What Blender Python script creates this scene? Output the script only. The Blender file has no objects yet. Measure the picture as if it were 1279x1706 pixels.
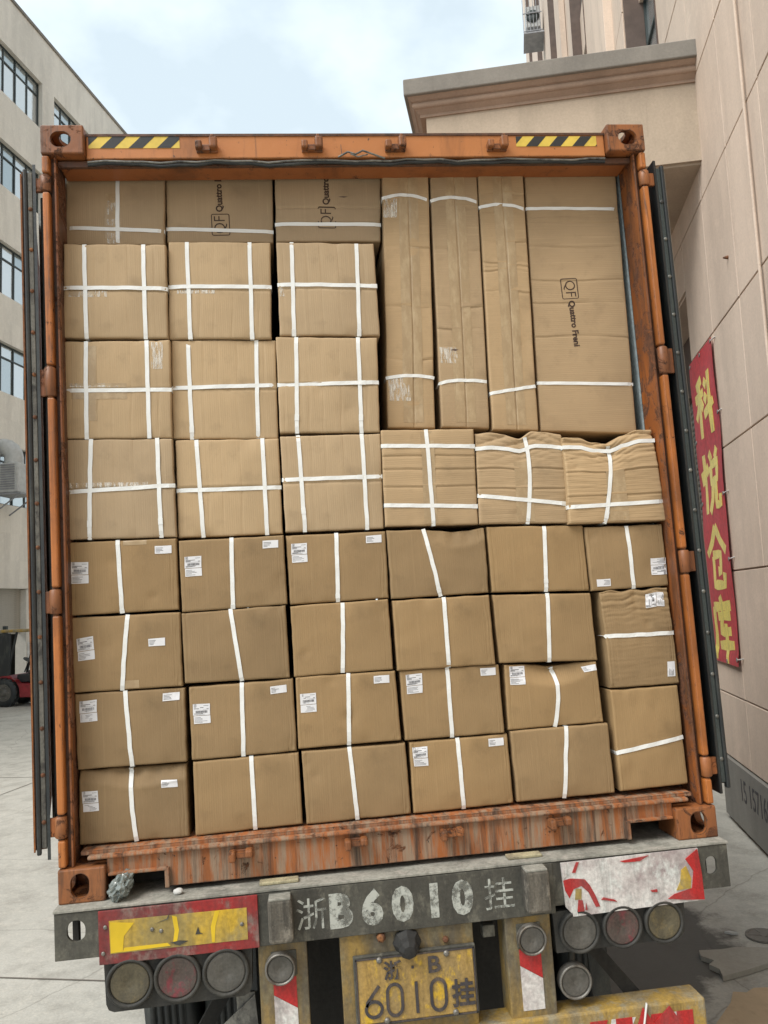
import bpy, bmesh, math, random
from mathutils import Vector, Matrix, noise
random.seed(7)
R = math.radians
sc = bpy.context.scene
col = sc.collection

# ------------------------------------------------------------------ camera
TILT = 0.025                                   # the parked trailer leans a little to its left
LEAN = Matrix(((math.cos(TILT), 0, -math.sin(TILT), 0), (0, 1, 0, 0), (math.sin(TILT), 0, math.cos(TILT), 0), (0, 0, 0, 1)))
cam_d = bpy.data.cameras.new('camera'); cam = bpy.data.objects.new('camera', cam_d); col.objects.link(cam)
cam_d.sensor_fit = 'VERTICAL'; cam_d.sensor_height = 32.0; cam_d.lens = 32.0 * 1385.0 / 1706.0
cam_d.clip_start = 0.05; cam_d.clip_end = 2000
rx = Vector((0.9933756755517663, -0.10697680432454117, -0.04196106002689651))
ry = Vector((-0.029656900836224003, 0.11411742331270608, -0.993024512249954))
rz = Vector((0.1110190769861755, 0.9876908306919616, 0.11018887199785717))
cam.matrix_world = Matrix(((rx.x, -ry.x, -rz.x, -0.4048), (rx.y, -ry.y, -rz.y, -3.1447), (rx.z, -ry.z, -rz.z, 2.3673), (0, 0, 0, 1)))
sc.camera = cam

# ------------------------------------------------------------------ sky, sun, exposure
SUN_EL, SUN_AZ = R(52), R(235)                 # azimuth clockwise from +Y
w = bpy.data.worlds.new('World'); sc.world = w; w.use_nodes = True
nt = w.node_tree; nt.nodes.clear(); N = nt.nodes; L = nt.links
out = N.new('ShaderNodeOutputWorld'); sky = N.new('ShaderNodeTexSky'); sky.sky_type = 'NISHITA'; sky.sun_disc = False
sky.sun_elevation = SUN_EL; sky.sun_rotation = SUN_AZ; sky.dust_density = 2.0
b1 = N.new('ShaderNodeBackground'); b1.inputs[1].default_value = 0.13; L.new(sky.outputs[0], b1.inputs[0])
b2 = N.new('ShaderNodeBackground'); b2.inputs[1].default_value = 0.82
tc = N.new('ShaderNodeTexCoord'); mp = N.new('ShaderNodeMapping'); mp.inputs['Scale'].default_value = (1, 1, 1.6)
mp.inputs['Location'].default_value = (0.35, 0.1, 0.2)
ns = N.new('ShaderNodeTexNoise'); ns.inputs['Scale'].default_value = 3.4; ns.inputs['Detail'].default_value = 6; ns.inputs['Roughness'].default_value = 0.5
cr = N.new('ShaderNodeValToRGB'); cr.color_ramp.elements[0].position = 0.44; cr.color_ramp.elements[0].color = (0.58, 0.675, 0.725, 1)
cr.color_ramp.elements[1].position = 0.55; cr.color_ramp.elements[1].color = (0.74, 0.83, 0.87, 1)
L.new(tc.outputs['Generated'], mp.inputs[0]); L.new(mp.outputs[0], ns.inputs['Vector']); L.new(ns.outputs[0], cr.inputs[0]); L.new(cr.outputs[0], b2.inputs[0])
mxs = N.new('ShaderNodeMixShader'); mxs.inputs[0].default_value = 0.88
L.new(b1.outputs[0], mxs.inputs[1]); L.new(b2.outputs[0], mxs.inputs[2]); L.new(mxs.outputs[0], out.inputs[0])
sd = bpy.data.lights.new('sun', 'SUN'); sd.energy = 1.9; sd.angle = R(32); sd.color = (1, 0.96, 0.9)
sun = bpy.data.objects.new('sun', sd); col.objects.link(sun)
dirv = Vector((math.sin(SUN_AZ) * math.cos(SUN_EL), math.cos(SUN_AZ) * math.cos(SUN_EL), math.sin(SUN_EL)))
sun.rotation_euler = dirv.to_track_quat('Z', 'Y').to_euler()
sc.view_settings.view_transform = 'Standard'; sc.view_settings.look = 'None'; sc.view_settings.gamma = 1
sc.view_settings.use_curve_mapping = False; sc.view_settings.exposure = 0.78

# ------------------------------------------------------------------ node helpers
class NT:
    def __init__(s, name):
        s.m = bpy.data.materials.new(name); s.m.use_nodes = True; s.t = s.m.node_tree
        s.b = s.t.nodes['Principled BSDF']; s.c = s.t.nodes.new('ShaderNodeTexCoord')
    def n(s, k, **kw):
        o = s.t.nodes.new('ShaderNode' + k)
        for a, b in kw.items(): setattr(o, a, b)
        return o
    def l(s, a, b): s.t.links.new(a, b)
    def noise(s, scale, detail=4, rough=.55, stretch=(1, 1, 1), src='Object', off=0, dist=0):
        mp = s.n('Mapping'); mp.inputs['Scale'].default_value = stretch; mp.inputs['Location'].default_value = (off, off * .7, off * 1.3)
        if src == 'world':
            g = s.n('NewGeometry'); s.l(g.outputs['Position'], mp.inputs[0])
        else: s.l(s.c.outputs[src], mp.inputs[0])
        t = s.n('TexNoise'); t.inputs['Scale'].default_value = scale; t.inputs['Detail'].default_value = detail
        t.inputs['Roughness'].default_value = rough; t.inputs['Distortion'].default_value = dist
        s.l(mp.outputs[0], t.inputs['Vector']); return t.outputs[0]
    def ramp(s, f, stops):
        r = s.n('ValToRGB'); e = r.color_ramp.elements
        while len(e) < len(stops): e.new(0.5)
        for i, (p, c) in enumerate(stops):
            e[i].position = p; e[i].color = (c, c, c, 1) if isinstance(c, (int, float)) else tuple(c) + (1,)
        s.l(f, r.inputs[0]); return r.outputs[0]
    def mix(s, f, a, b, mode='MIX'):
        m = s.n('Mix', data_type='RGBA', blend_type=mode)
        for i, v in ((0, f), (6, a), (7, b)):
            if isinstance(v, (int, float)): m.inputs[i].default_value = v
            elif isinstance(v, tuple): m.inputs[i].default_value = v + (1,)
            else: s.l(v, m.inputs[i])
        return m.outputs[2]
    def math(s, op, a, b=0.0):
        m = s.n('Math', operation=op)
        for i, v in ((0, a), (1, b)):
            if isinstance(v, (int, float)): m.inputs[i].default_value = v
            else: s.l(v, m.inputs[i])
        return m.outputs[0]
    def col(s, v):
        if isinstance(v, tuple): s.b.inputs['Base Color'].default_value = v + (1,)
        else: s.l(v, s.b.inputs['Base Color'])
        return s
    def rough(s, v):
        if isinstance(v, (int, float)): s.b.inputs['Roughness'].default_value = v
        else: s.l(v, s.b.inputs['Roughness'])
        return s
    def metal(s, v): s.b.inputs['Metallic'].default_value = v; return s
    def bump(s, h, dist=.002, strength=.6):
        b = s.n('Bump'); b.inputs['Distance'].default_value = dist; b.inputs['Strength'].default_value = strength
        s.l(h, b.inputs['Height']); s.l(b.outputs[0], s.b.inputs['Normal']); return s
    def rand(s): return s.n('ObjectInfo').outputs['Random']

def plain(name, c, rough=.6, metal=0.0, vary=.25, scale=6):
    t = NT(name); n = t.noise(scale, 5)
    f = t.ramp(n, [(.3, 1 - vary), (.7, 1 + vary * .3)])
    t.col(t.mix(1.0, c, f, 'MULTIPLY')).rough(rough).metal(metal); t.bump(n, .001, .3); return t.m

def dirty(name, c, c2, amount=.5, scale=5, rough=.7, stretch=(1, 1, .3), c3=None, metal=0.0, bump=.0015):
    """base colour, a second colour of dirt in vertical streaks, fine speckle"""
    t = NT(name)
    a = t.noise(scale, 8, .65, stretch); m = t.ramp(a, [(.62 - amount * .35, 0.0), (.78 - amount * .3, 1.0)])
    x = t.mix(m, c, c2)
    if c3:
        b = t.noise(scale * 2.3, 8, .7, (1, 1, .6), off=4); x = t.mix(t.ramp(b, [(.52, 0.0), (.62, 1.0)]), x, c3)
    g = t.noise(scale * 1.7, 10, .78, (1.6, 1, .22), off=19, dist=.4); x = t.mix(t.ramp(g, [(.50, 0.0), (.64, .6)]), x, tuple(v * .38 + .012 for v in c))
    fine = t.noise(scale * 14, 3, .6); x = t.mix(.6, x, t.mix(1.0, x, t.ramp(fine, [(.3, .6), (.7, 1.25)]), 'MULTIPLY'))
    t.col(x).rough(rough).metal(metal); t.bump(fine, bump, .5); return t.m

def cardboard(name, c, flute):
    t = NT(name); r = t.rand()
    st = (60, 4, 1.2) if flute == 'v' else (1.2, 4, 60)
    fl = t.noise(3, 3, .6, st)
    big = t.noise(2.2, 5, .55, off=3); blot = t.noise(9, 6, .6, (1, 1, 1), off=8)
    x = t.mix(1.0, c, t.ramp(fl, [(.25, .95), (.75, 1.03)]), 'MULTIPLY')
    x = t.mix(1.0, x, t.ramp(big, [(.3, .84), (.7, 1.08)]), 'MULTIPLY')
    x = t.mix(t.ramp(blot, [(.54, 0.0), (.75, .5)]), x, tuple(v * .62 for v in c))
    sc_ = t.noise(5, 9, .78, (6, 4, 1) if flute == 'v' else (1, 4, 6), off=14); x = t.mix(t.ramp(sc_, [(.62, 0.0), (.74, .28)]), x, tuple(min(1, v * 1.25) for v in c))
    x = t.mix(1.0, x, t.ramp(r, [(0, (.83, .83, .86)), (.5, (.97, .96, .97)), (1, (1.10, 1.06, 1.0))]), 'MULTIPLY')
    ck = t.noise(2.2, 6, .7, (42, 4, .8) if flute == 'v' else (.8, 4, 42), off=6); ckm = t.ramp(ck, [(.60, 0.0), (.64, 1.0), (.66, 1.0), (.70, 0.0)]); x = t.mix(t.math('MULTIPLY', ckm, .16), x, tuple(min(1, v * 1.45 + .03) for v in c))
    t.col(x).rough(.72)
    wv = t.n('TexWave', wave_type='BANDS', bands_direction='X' if flute == 'v' else 'Z'); wv.inputs['Scale'].default_value = 38
    wv.inputs['Distortion'].default_value = .6
    t.l(t.c.outputs['Object'], wv.inputs['Vector'])
    h = t.math('ADD', t.math('MULTIPLY', wv.outputs['Fac'], .22), t.math('MULTIPLY', t.noise(14, 6, .6, off=2), 1.0))
    t.bump(h, .0022, .42)
    t.b.inputs['Specular IOR Level'].default_value = .35
    return t.m

def paint(name, base=(.50, .135, .028), rust=.3, streak=.2, grime=(.045, .03, .022), pale=None, rough=.48, dark=.3):
    t = NT(name)
    fade = t.noise(2.2, 5, .6, (1, 1, .5)); x = t.mix(t.ramp(fade, [(.3, 0.0), (.75, .7)]), base, (min(1, base[0] * 1.06 + .02), min(1, base[1] * 1.18 + .02), min(1, base[2] * 1.3 + .015)))
    big = t.noise(3.3, 7, .68, (1, 1, .35), off=17, dist=.5); x = t.mix(t.ramp(big, [(.64 - dark * .4, 0.0), (.80 - dark * .3, .8)]), x, tuple(v * .30 + .008 for v in base))
    if pale:
        p = t.noise(12, 8, .7, (2.6, 1, .20), off=11); x = t.mix(t.ramp(p, [(.44, 0.0), (.58, .85)]), x, pale)
    s = t.noise(11, 9, .72, (2.6, 1, .13), off=5, dist=.35)
    x = t.mix(t.ramp(s, [(.72 - streak * .42, 0.0), (.84 - streak * .35, .9)]), x, grime)
    r = t.noise(9, 11, .76, off=9, dist=.8); m = t.ramp(r, [(.72 - rust * .34, 0.0), (.745 - rust * .33, 1.0)])
    rc = t.mix(t.ramp(t.noise(55, 4, .7), [(.35, 0.0), (.65, 1.0)]), (.030, .014, .009), (.17, .065, .025))
    x = t.mix(m, x, rc)
    # rust bleeding below the chips
    r2 = t.noise(9, 11, .76, (1, 1, .25), off=9, dist=.8); x = t.mix(t.ramp(r2, [(.62 - rust * .3, 0.0), (.80 - rust * .3, .45)]), x, (.14, .05, .02))
    ch = t.noise(34, 6, .7, (1, 1, .8), off=21); x = t.mix(t.ramp(ch, [(.665, 0.0), (.68, 1.0)]), x, (.045, .028, .02))
    bv = t.n('Bevel', samples=6); bv.inputs['Radius'].default_value = .007; ge = t.n('NewGeometry'); dp = t.n('VectorMath', operation='DOT_PRODUCT'); t.l(bv.outputs[0], dp.inputs[0]); t.l(ge.outputs['Normal'], dp.inputs[1])
    em = t.ramp(t.math('ADD', t.math('SUBTRACT', 1.0, dp.outputs['Value']), t.math('MULTIPLY', t.math('SUBTRACT', t.noise(22, 8, .75, off=37), .62), .30)), [(.0, 0.0), (.035, .9)])
    x = t.mix(em, x, t.mix(t.ramp(t.noise(48, 4, .7, off=2), [(.4, 0.0), (.6, 1.0)]), (.035, .02, .014), (.15, .07, .035)))
    t.col(x); t.l(t.ramp(m, [(0, rough), (1, .92)]), t.b.inputs['Roughness'])
    h = t.math('SUBTRACT', t.math('MULTIPLY', t.noise(26, 6, .7), .7), t.math('MULTIPLY', m, 1.0))
    t.bump(t.math('ADD', h, t.math('MULTIPLY', t.noise(4, 3, .5, off=30), 2.5)), .0025, .7)
    return t.m

M = {}
M['card_v'] = cardboard('cardboard_tan', (.415, .312, .192), 'v')
M['card_h'] = cardboard('cardboard_tan_cross', (.40, .292, .172), 'h')
M['card_b'] = cardboard('cardboard_brown', (.298, .204, .103), 'v')
t = NT('strap_plastic'); t.col((.80, .82, .81)).rough(.26); t.b.inputs['Coat Weight'].default_value = .3; wv = t.n('TexWave', wave_type='BANDS', bands_direction='DIAGONAL'); wv.inputs['Scale'].default_value = 130
t.l(t.c.outputs['Object'], wv.inputs['Vector']); t.bump(wv.outputs['Fac'], .0006, .4); M['strap'] = t.m
M['sticker'] = plain('sticker_paper', (.74, .75, .78), .5, vary=.06)
M['ink'] = plain('black_ink', (.045, .042, .05), .6, vary=.1)
M['print'] = plain('brown_print', (.055, .03, .02), .7, vary=.3, scale=60)
t = NT('clear_tape'); t.col(t.mix(t.ramp(t.noise(30, 5, .65, (1, 1, .4)), [(.45, 0.0), (.7, 1.0)]), (.37, .268, .155), (.47, .36, .22))).rough(.3); t.bump(t.noise(40, 4, .6, (1, 1, 3)), .002, .6); M['tape'] = t.m
t = NT('tape_crackle'); t.col((.8, .76, .68)).rough(.25)
t.l(t.ramp(t.noise(70, 5, .7, (2, 1, .3)), [(.45, 0.0), (.62, .75)]), t.b.inputs['Alpha']); M['crackle'] = t.m
M['or_clean'] = paint('orange_paint_header', (.45, .165, .048), .16, .26, dark=.12)
M['or_post'] = paint('orange_paint_post', (.34, .10, .020), .56, .56, dark=.58)
M['or_tube'] = paint('orange_paint_tube', (.42, .13, .024), .34, .42, dark=.42)
M['or_shaded'] = paint('shaded_grimy_orange_paint', (.17, .055, .018), .6, .6, dark=.7)  # left post's shade painted into a darker orange, under rust and streaks
M['or_soffit'] = paint('shaded_orange_soffit_paint', (.30, .095, .026), .3, .3, dark=.3)  # orange with the shadow under the header put into its base colour
M['or_sill'] = paint('orange_paint_weathered_sill', (.34, .105, .026), .36, .56, (.05, .034, .025), pale=(.29, .225, .16), rough=.75, dark=.30)
M['or_cast'] = paint('orange_paint_casting', (.31, .105, .03), .52, .52, dark=.55)
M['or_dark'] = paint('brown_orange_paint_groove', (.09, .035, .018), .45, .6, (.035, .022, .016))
M['rust'] = dirty('rust_steel', (.14, .06, .03), (.05, .025, .015), .5, 12, .85, c3=(.26, .11, .04))
M['rubber'] = dirty('black_rubber', (.018, .022, .024), (.05, .055, .05), .35, 8, .5)
M['gasket_grey'] = dirty('gasket_strip', (.20, .20, .18), (.09, .09, .085), .4, 7, .45, c3=(.05, .05, .05), metal=.3)
M['gasket_dark'] = dirty('gasket_strip_dark', (.045, .06, .06), (.11, .12, .11), .25, 8, .4, metal=.2)
M['door_edge'] = plain('pale_door_edge', (.42, .38, .32), .6)
M['steel'] = dirty('grey_trailer_paint', (.080, .078, .064), (.042, .040, .033), .5, 6, .72, c3=(.13, .125, .10))
M['steel_top'] = dirty('dusty_trailer_top', (.33, .325, .285), (.15, .15, .13), .45, 5, .85, (1, 1, 1), c3=(.36, .34, .30))
M['steel_dark'] = dirty('chassis_black', (.022, .022, .021), (.04, .038, .034), .4, 5, .8)
M['yellow'] = dirty('worn_yellow_paint', (.36, .235, .06), (.13, .11, .075), .75, 6, .6, c3=(.20, .17, .10))
M['yellow_br'] = dirty('yellow_bumper_paint', (.38, .25, .06), (.22, .20, .15), .5, 7, .65, c3=(.30, .26, .17))
M['plate_y'] = dirty('plate_yellow', (.42, .27, .075), (.30, .21, .085), .6, 7, .5, c3=(.62, .40, .03))
M['pad'] = dirty('cream_pad', (.42, .38, .24), (.25, .22, .15), .5, 14, .8)
M['block'] = dirty('worn_rubber_block', (.15, .135, .11), (.06, .055, .045), .6, 9, .85, (3, 1, .25), c3=(.22, .20, .165), bump=.004)
M['housing'] = dirty('dusty_lamp_housing', (.032, .032, .029), (.06, .058, .05), .5, 7, .7)
M['card_pale'] = cardboard('cardboard_pale', (.52, .40, .26), 'v')
M['plate_k'] = dirty('plate_ink', (.05, .045, .05), (.13, .10, .08), .4, 20, .6)
M['refl_y'] = dirty('reflector_yellow', (.62, .40, .03), (.30, .23, .08), .6, 4, .45, (1, 1, .5), c3=(.36, .28, .11))
M['refl_y2'] = plain('reflector_yellow_clean', (.72, .50, .02), .4)
M['refl_r'] = dirty('reflector_red', (.30, .02, .02), (.13, .045, .045), .6, 5, .45, (1, 1, .6), c3=(.22, .15, .13))
M['refl_r2'] = dirty('reflector_red_torn', (.45, .022, .022), (.30, .06, .06), .4, 9, .4)
M['refl_w'] = dirty('reflector_silver_white', (.66, .64, .62), (.36, .30, .30), .5, 6, .4, (1, 1, 1), c3=(.64, .66, .64))
M['lens_grey'] = dirty('dusty_lens_grey', (.105, .10, .088), (.06, .058, .05), .45, 7, .5, (1, 1, 1))
M['lens_amber'] = dirty('dusty_lens_amber', (.105, .09, .055), (.06, .055, .042), .45, 9, .5, (1, 1, 1), c3=(.15, .12, .06))
M['lens_red'] = dirty('dusty_lens_red', (.105, .06, .052), (.08, .065, .056), .6, 9, .55, (1, 1, .35), c3=(.19, .035, .045))
M['stencil'] = None
t = NT('stencil_paint'); t.col((.46, .48, .44)).rough(.7)
a = t.noise(26, 8, .7, src='Object'); t.l(t.ramp(a, [(.42, .12), (.56, .95)]), t.b.inputs['Alpha']); M['stencil'] = t.m
M['black'] = plain('matt_black', (.012, .012, .013), .7)
M['bolt'] = dirty('bolt_steel', (.25, .24, .22), (.10, .08, .06), .4, 20, .5, metal=.6)
M['inner'] = dirty('container_inner_wall', (.50, .60, .62), (.34, .40, .42), .4, 5, .6)
M['wood'] = plain('container_floor_ply', (.20, .13, .07), .8)
M['yel_tape'] = plain('hazard_yellow', (.72, .53, .09), .45, vary=.2, scale=20)
M['blk_tape'] = plain('hazard_black', (.028, .03, .032), .45, vary=.2, scale=20)

def plaster(name, c, stain=.25, scale=.35):
    t = NT(name)
    n1 = t.noise(scale, 6, .6, (1, 1, .4), 'world'); n2 = t.noise(1.9, 8, .65, (1, 1, .18), 'world', 4); n3 = t.noise(45, 3, .6, src='world')
    x = t.mix(1.0, c, t.ramp(n1, [(.3, 1 - stain), (.7, 1.04)]), 'MULTIPLY')
    x = t.mix(t.ramp(n2, [(.46, 0.0), (.72, .6)]), x, tuple(v * .66 for v in c))
    n4 = t.noise(5, 9, .75, src='world', off=12); x = t.mix(t.ramp(n4, [(.5, 0.0), (.7, .35)]), x, tuple(min(1, v * 1.15) for v in c))
    n5 = t.noise(2.6, 9, .75, (2.5, 2.5, .12), 'world', 23); x = t.mix(t.ramp(n5, [(.60, 0.0), (.72, .4)]), x, tuple(v * .5 for v in c))
    x = t.mix(1.0, x, t.ramp(n3, [(.3, .93), (.7, 1.05)]), 'MULTIPLY')
    x = t.mix(1.0, x, t.ramp(t.rand(), [(0, .95), (1, 1.04)]), 'MULTIPLY')
    t.col(x).rough(.88); t.bump(n3, .003, .5); return t.m
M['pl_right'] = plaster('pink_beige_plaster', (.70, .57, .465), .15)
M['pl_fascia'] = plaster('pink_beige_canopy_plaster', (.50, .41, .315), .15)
M['pl_left'] = plaster('pale_grey_plaster', (.84, .80, .72), .2)
M['slab'] = plaster('pale_slab', (.40, .375, .32), .2, 1.5)
M['joint'] = plain('dark_joint', (.17, .15, .125), .9)  # dark colour of the sawn yard joints
M['dado'] = plaster('grey_dado', (.27, .26, .235), .3, 1.2)
M['concrete'] = plaster('aged_concrete', (.27, .25, .22), .35, 1.5)
M['canopy_trim'] = plaster('brown_moulding', (.42, .30, .225), .3, 1)
M['reveal'] = plain('brown_reveal', (.12, .085, .07), .8)
M['frame_g'] = plain('dark_green_window_frame', (.04, .055, .055), .5)
M['frame_l'] = plain('light_window_frame', (.30, .31, .33), .5)
t = NT('window_glass'); t.col(t.mix(t.ramp(t.rand(), [(0, 0.0), (1, 1.0)]), (.36, .42, .44), (.66, .68, .68))).rough(.14).metal(.7); t.bump(t.noise(1.1, 3, src='world'), .04, .3); M['glass'] = t.m
M['shutter'] = plain('roller_shutter_slats', (.44, .42, .37), .6, vary=.2)
M['shutter_d'] = plain('grey_shutter_slats', (.27, .26, .235), .55, vary=.3)
M['dark_in'] = plain('dark_interior', (.02, .018, .016), .9)
M['banner'] = dirty('banner_red', (.46, .028, .038), (.47, .055, .07), .4, 1.6, .62, (1, 1, 1))
M['banner_y'] = dirty('banner_yellow', (.76, .62, .10), (.70, .56, .14), .4, 6, .45)
M['ac'] = plain('pale_grey_appliance', (.52, .53, .52), .5, vary=.2)
M['fl_red'] = plain('forklift_red', (.27, .02, .028), .4, vary=.4)
M['white'] = plain('dirty_white', (.6, .6, .58), .6)

# ground: worn concrete with a wet dark stain beside the trailer
t = NT('yard_concrete')
n1 = t.noise(.5, 7, .6, src='world'); n2 = t.noise(3.1, 8, .7, (1, 1, 1), 'world', 3); n3 = t.noise(60, 3, .6, src='world')
x = t.mix(t.ramp(n1, [(.35, 0.0), (.7, 1.0)]), (.48, .465, .415), (.40, .388, .345))
x = t.mix(t.ramp(n2, [(.46, 0.0), (.72, .65)]), x, (.22, .205, .175))
n6 = t.noise(14, 9, .78, src='world', off=33); x = t.mix(t.ramp(n6, [(.5, 0.0), (.66, .55)]), x, (.56, .53, .46))
n7 = t.noise(9, 9, .8, src='world', off=41); x = t.mix(t.ramp(n7, [(.62, 0.0), (.68, .6)]), x, (.15, .14, .12))
vo = t.n('TexVoronoi', feature='DISTANCE_TO_EDGE'); vo.inputs['Scale'].default_value = .55
mpp = t.n('Mapping'); gg = t.n('NewGeometry'); wn = t.n('TexNoise'); wn.inputs['Scale'].default_value = 1.6; wn.inputs['Detail'].default_value = 6; t.l(gg.outputs['Position'], wn.inputs['Vector'])
t.l(t.mix(.22, gg.outputs['Position'], wn.outputs['Color']), vo.inputs['Vector'])
x = t.mix(t.ramp(vo.outputs[0], [(.0, .45), (.004, .0)]), x, (.13, .12, .10))
x = t.mix(1.0, x, t.ramp(n3, [(.3, .88), (.7, 1.08)]), 'MULTIPLY')
g = t.n('NewGeometry'); sx = t.n('SeparateXYZ'); t.l(g.outputs['Position'], sx.inputs[0])
# wet patch: an ellipse round (1.5, 2.4) with a ragged rim
ex = t.math('DIVIDE', t.math('SUBTRACT', sx.outputs[0], .60), 2.1); ey = t.math('DIVIDE', t.math('SUBTRACT', sx.outputs[1], 3.2), 1.9)
rr = t.math('ADD', t.math('MULTIPLY', ex, ex), t.math('MULTIPLY', ey, ey))
rr = t.math('ADD', rr, t.math('MULTIPLY', t.math('SUBTRACT', t.noise(2.4, 7, .65, src='world', off=7), .5), .9))
wet = t.ramp(rr, [(.80, 1.0), (.92, 0.0)])
x = t.mix(t.math('MULTIPLY', wet, .9), x, (.075, .07, .06))
t.col(x); t.l(t.ramp(wet, [(0, .88), (1, .72)]), t.b.inputs['Roughness']); t.bump(t.math('ADD', n3, n2), .004, .5); M['ground'] = t.m

# ------------------------------------------------------------------ mesh helpers
WL = {}                                          # world place of every object's origin (before the lean)
class MB:
    def __init__(s): s.v = []; s.f = []; s.mi = []; s.sm = []
    def add(s, vs, fs, mi=0, smooth=False):
        o = len(s.v); s.v += [tuple(p) for p in vs]; s.f += [tuple(i + o for i in f) for f in fs]; s.mi += [mi] * len(fs); s.sm += [smooth] * len(fs); return s
    def box(s, x0, x1, y0, y1, z0, z1, mi=0, mat=None):
        vs = [Vector((x, y, z)) for x in (x0, x1) for y in (y0, y1) for z in (z0, z1)]
        if mat: vs = [mat @ v for v in vs]
        return s.add(vs, [(0, 1, 3, 2), (4, 6, 7, 5), (0, 4, 5, 1), (2, 3, 7, 6), (0, 2, 6, 4), (1, 5, 7, 3)], mi)
    def bbox(s, x0, x1, y0, y1, z0, z1, b=.004, mi=0, mat=None):
        bm = bmesh.new(); bmesh.ops.create_cube(bm, size=1)
        for v in bm.verts: v.co = Vector(((x0 + x1) / 2 + v.co.x * (x1 - x0), (y0 + y1) / 2 + v.co.y * (y1 - y0), (z0 + z1) / 2 + v.co.z * (z1 - z0)))
        bmesh.ops.bevel(bm, geom=bm.edges[:], offset=b, segments=2, affect='EDGES', profile=.5)
        return s.frombm(bm, mi, mat)
    def frombm(s, bm, mi=0, mat=None, smooth=False):
        bm.verts.index_update(); vs = [(mat @ v.co) if mat else v.co.copy() for v in bm.verts]
        s.add(vs, [[v.index for v in f.verts] for f in bm.faces], mi, smooth); bm.free(); return s
    def prism(s, pts, a, b, mi=0, axis='y', smooth=False):
        """polygon pts (x, z) pushed from y=a to y=b; axis 'z': pts (x, y) from z=a to z=b"""
        n = len(pts)
        f3 = (lambda p, t: (p[0], t, p[1])) if axis == 'y' else ((lambda p, t: (p[0], p[1], t)) if axis == 'z' else (lambda p, t: (t, p[0], p[1])))
        vs = [f3(p, a) for p in pts] + [f3(p, b) for p in pts]
        fs = [tuple(range(n)), tuple(range(2 * n - 1, n - 1, -1))]
        s.add(vs, fs, mi); s.add(vs, [(i, i + n, (i + 1) % n + n, (i + 1) % n) for i in range(n)], mi, smooth); return s
    def lathe(s, c, axis, prof, seg=24, mi=0, smooth=True):
        """prof: (radius, distance along axis)"""
        a = Vector(axis).normalized(); u = a.orthogonal().normalized(); w_ = a.cross(u); c = Vector(c); vs = []; fs = []
        for r, h in prof:
            for k in range(seg):
                t = 2 * math.pi * k / seg; vs.append(c + a * h + u * (r * math.cos(t)) + w_ * (r * math.sin(t)))
        for i in range(len(prof) - 1):
            for k in range(seg): fs.append((i * seg + k, i * seg + (k + 1) % seg, (i + 1) * seg + (k + 1) % seg, (i + 1) * seg + k))
        s.add(vs, fs, mi, smooth); n = len(prof)
        s.add(vs[:seg], [tuple(range(seg - 1, -1, -1))], mi); s.add(vs[-seg:], [tuple(range(seg))], mi); return s
    def tube(s, pts, r, seg=8, mi=0):
        pts = [Vector(p) for p in pts]; vs = []; fs = []
        for i, p in enumerate(pts):
            d = (pts[min(i + 1, len(pts) - 1)] - pts[max(i - 1, 0)]).normalized(); u = d.orthogonal().normalized()
            if i: u = (pu - d * pu.dot(d)).normalized()
            pu = u; v = d.cross(u)
            for k in range(seg):
                t = 2 * math.pi * k / seg; vs.append(p + u * (r * math.cos(t)) + v * (r * math.sin(t)))
        for i in range(len(pts) - 1):
            for k in range(seg): fs.append((i * seg + k, i * seg + (k + 1) % seg, (i + 1) * seg + (k + 1) % seg, (i + 1) * seg + k))
        s.add(vs, fs, mi, True); s.add(vs[:seg], [tuple(range(seg))], mi); s.add(vs[-seg:], [tuple(range(seg))], mi); return s
    def build(s, name, mats, parent=None, origin=None):
        o0 = WL[parent] if parent else (Vector(origin) if origin is not None else Vector((0, 0, 0)))
        me = bpy.data.meshes.new(name); me.from_pydata([tuple(Vector(v) - o0) for v in s.v], [], s.f)
        for m in (mats if isinstance(mats, (list, tuple)) else [mats]): me.materials.append(M[m])
        me.polygons.foreach_set('material_index', s.mi); me.polygons.foreach_set('use_smooth', s.sm)
        bm = bmesh.new(); bm.from_mesh(me); bmesh.ops.recalc_face_normals(bm, faces=bm.faces[:]); bm.to_mesh(me); bm.free()
        return link(name, me, parent, o0)
def link(name, me, parent=None, o0=Vector((0, 0, 0))):
    o = bpy.data.objects.new(name, me); col.objects.link(o); WL[o] = Vector(o0)
    if parent: o.parent = parent; o.location = (0, 0, 0)
    else: o.location = o0
    return o
def piece(name, me, parent, place, rotz=0):
    """one more object of a shared mesh, standing at a world place under its thing"""
    o = bpy.data.objects.new(name, me); col.objects.link(o); o.parent = parent; o.location = Vector(place) - WL[parent]; o.rotation_euler.z = rotz
    WL[o] = Vector(place); return o
TRUCK = []
def tag(o, label, cat, group=None, truck=False):
    o['label'] = label; o['category'] = cat
    if group: o['group'] = group
    if truck: TRUCK.append(o)
    return o
def thing(name, place, label, cat, group=None, truck=False):
    o = bpy.data.objects.new(name, None); o.empty_display_size = .2; col.objects.link(o); o.location = place; WL[o] = Vector(place)
    return tag(o, label, cat, group, truck)
def one(name, place, geo, mats): m = MB(); geo(m); return m.build(name, mats, origin=place)
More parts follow.
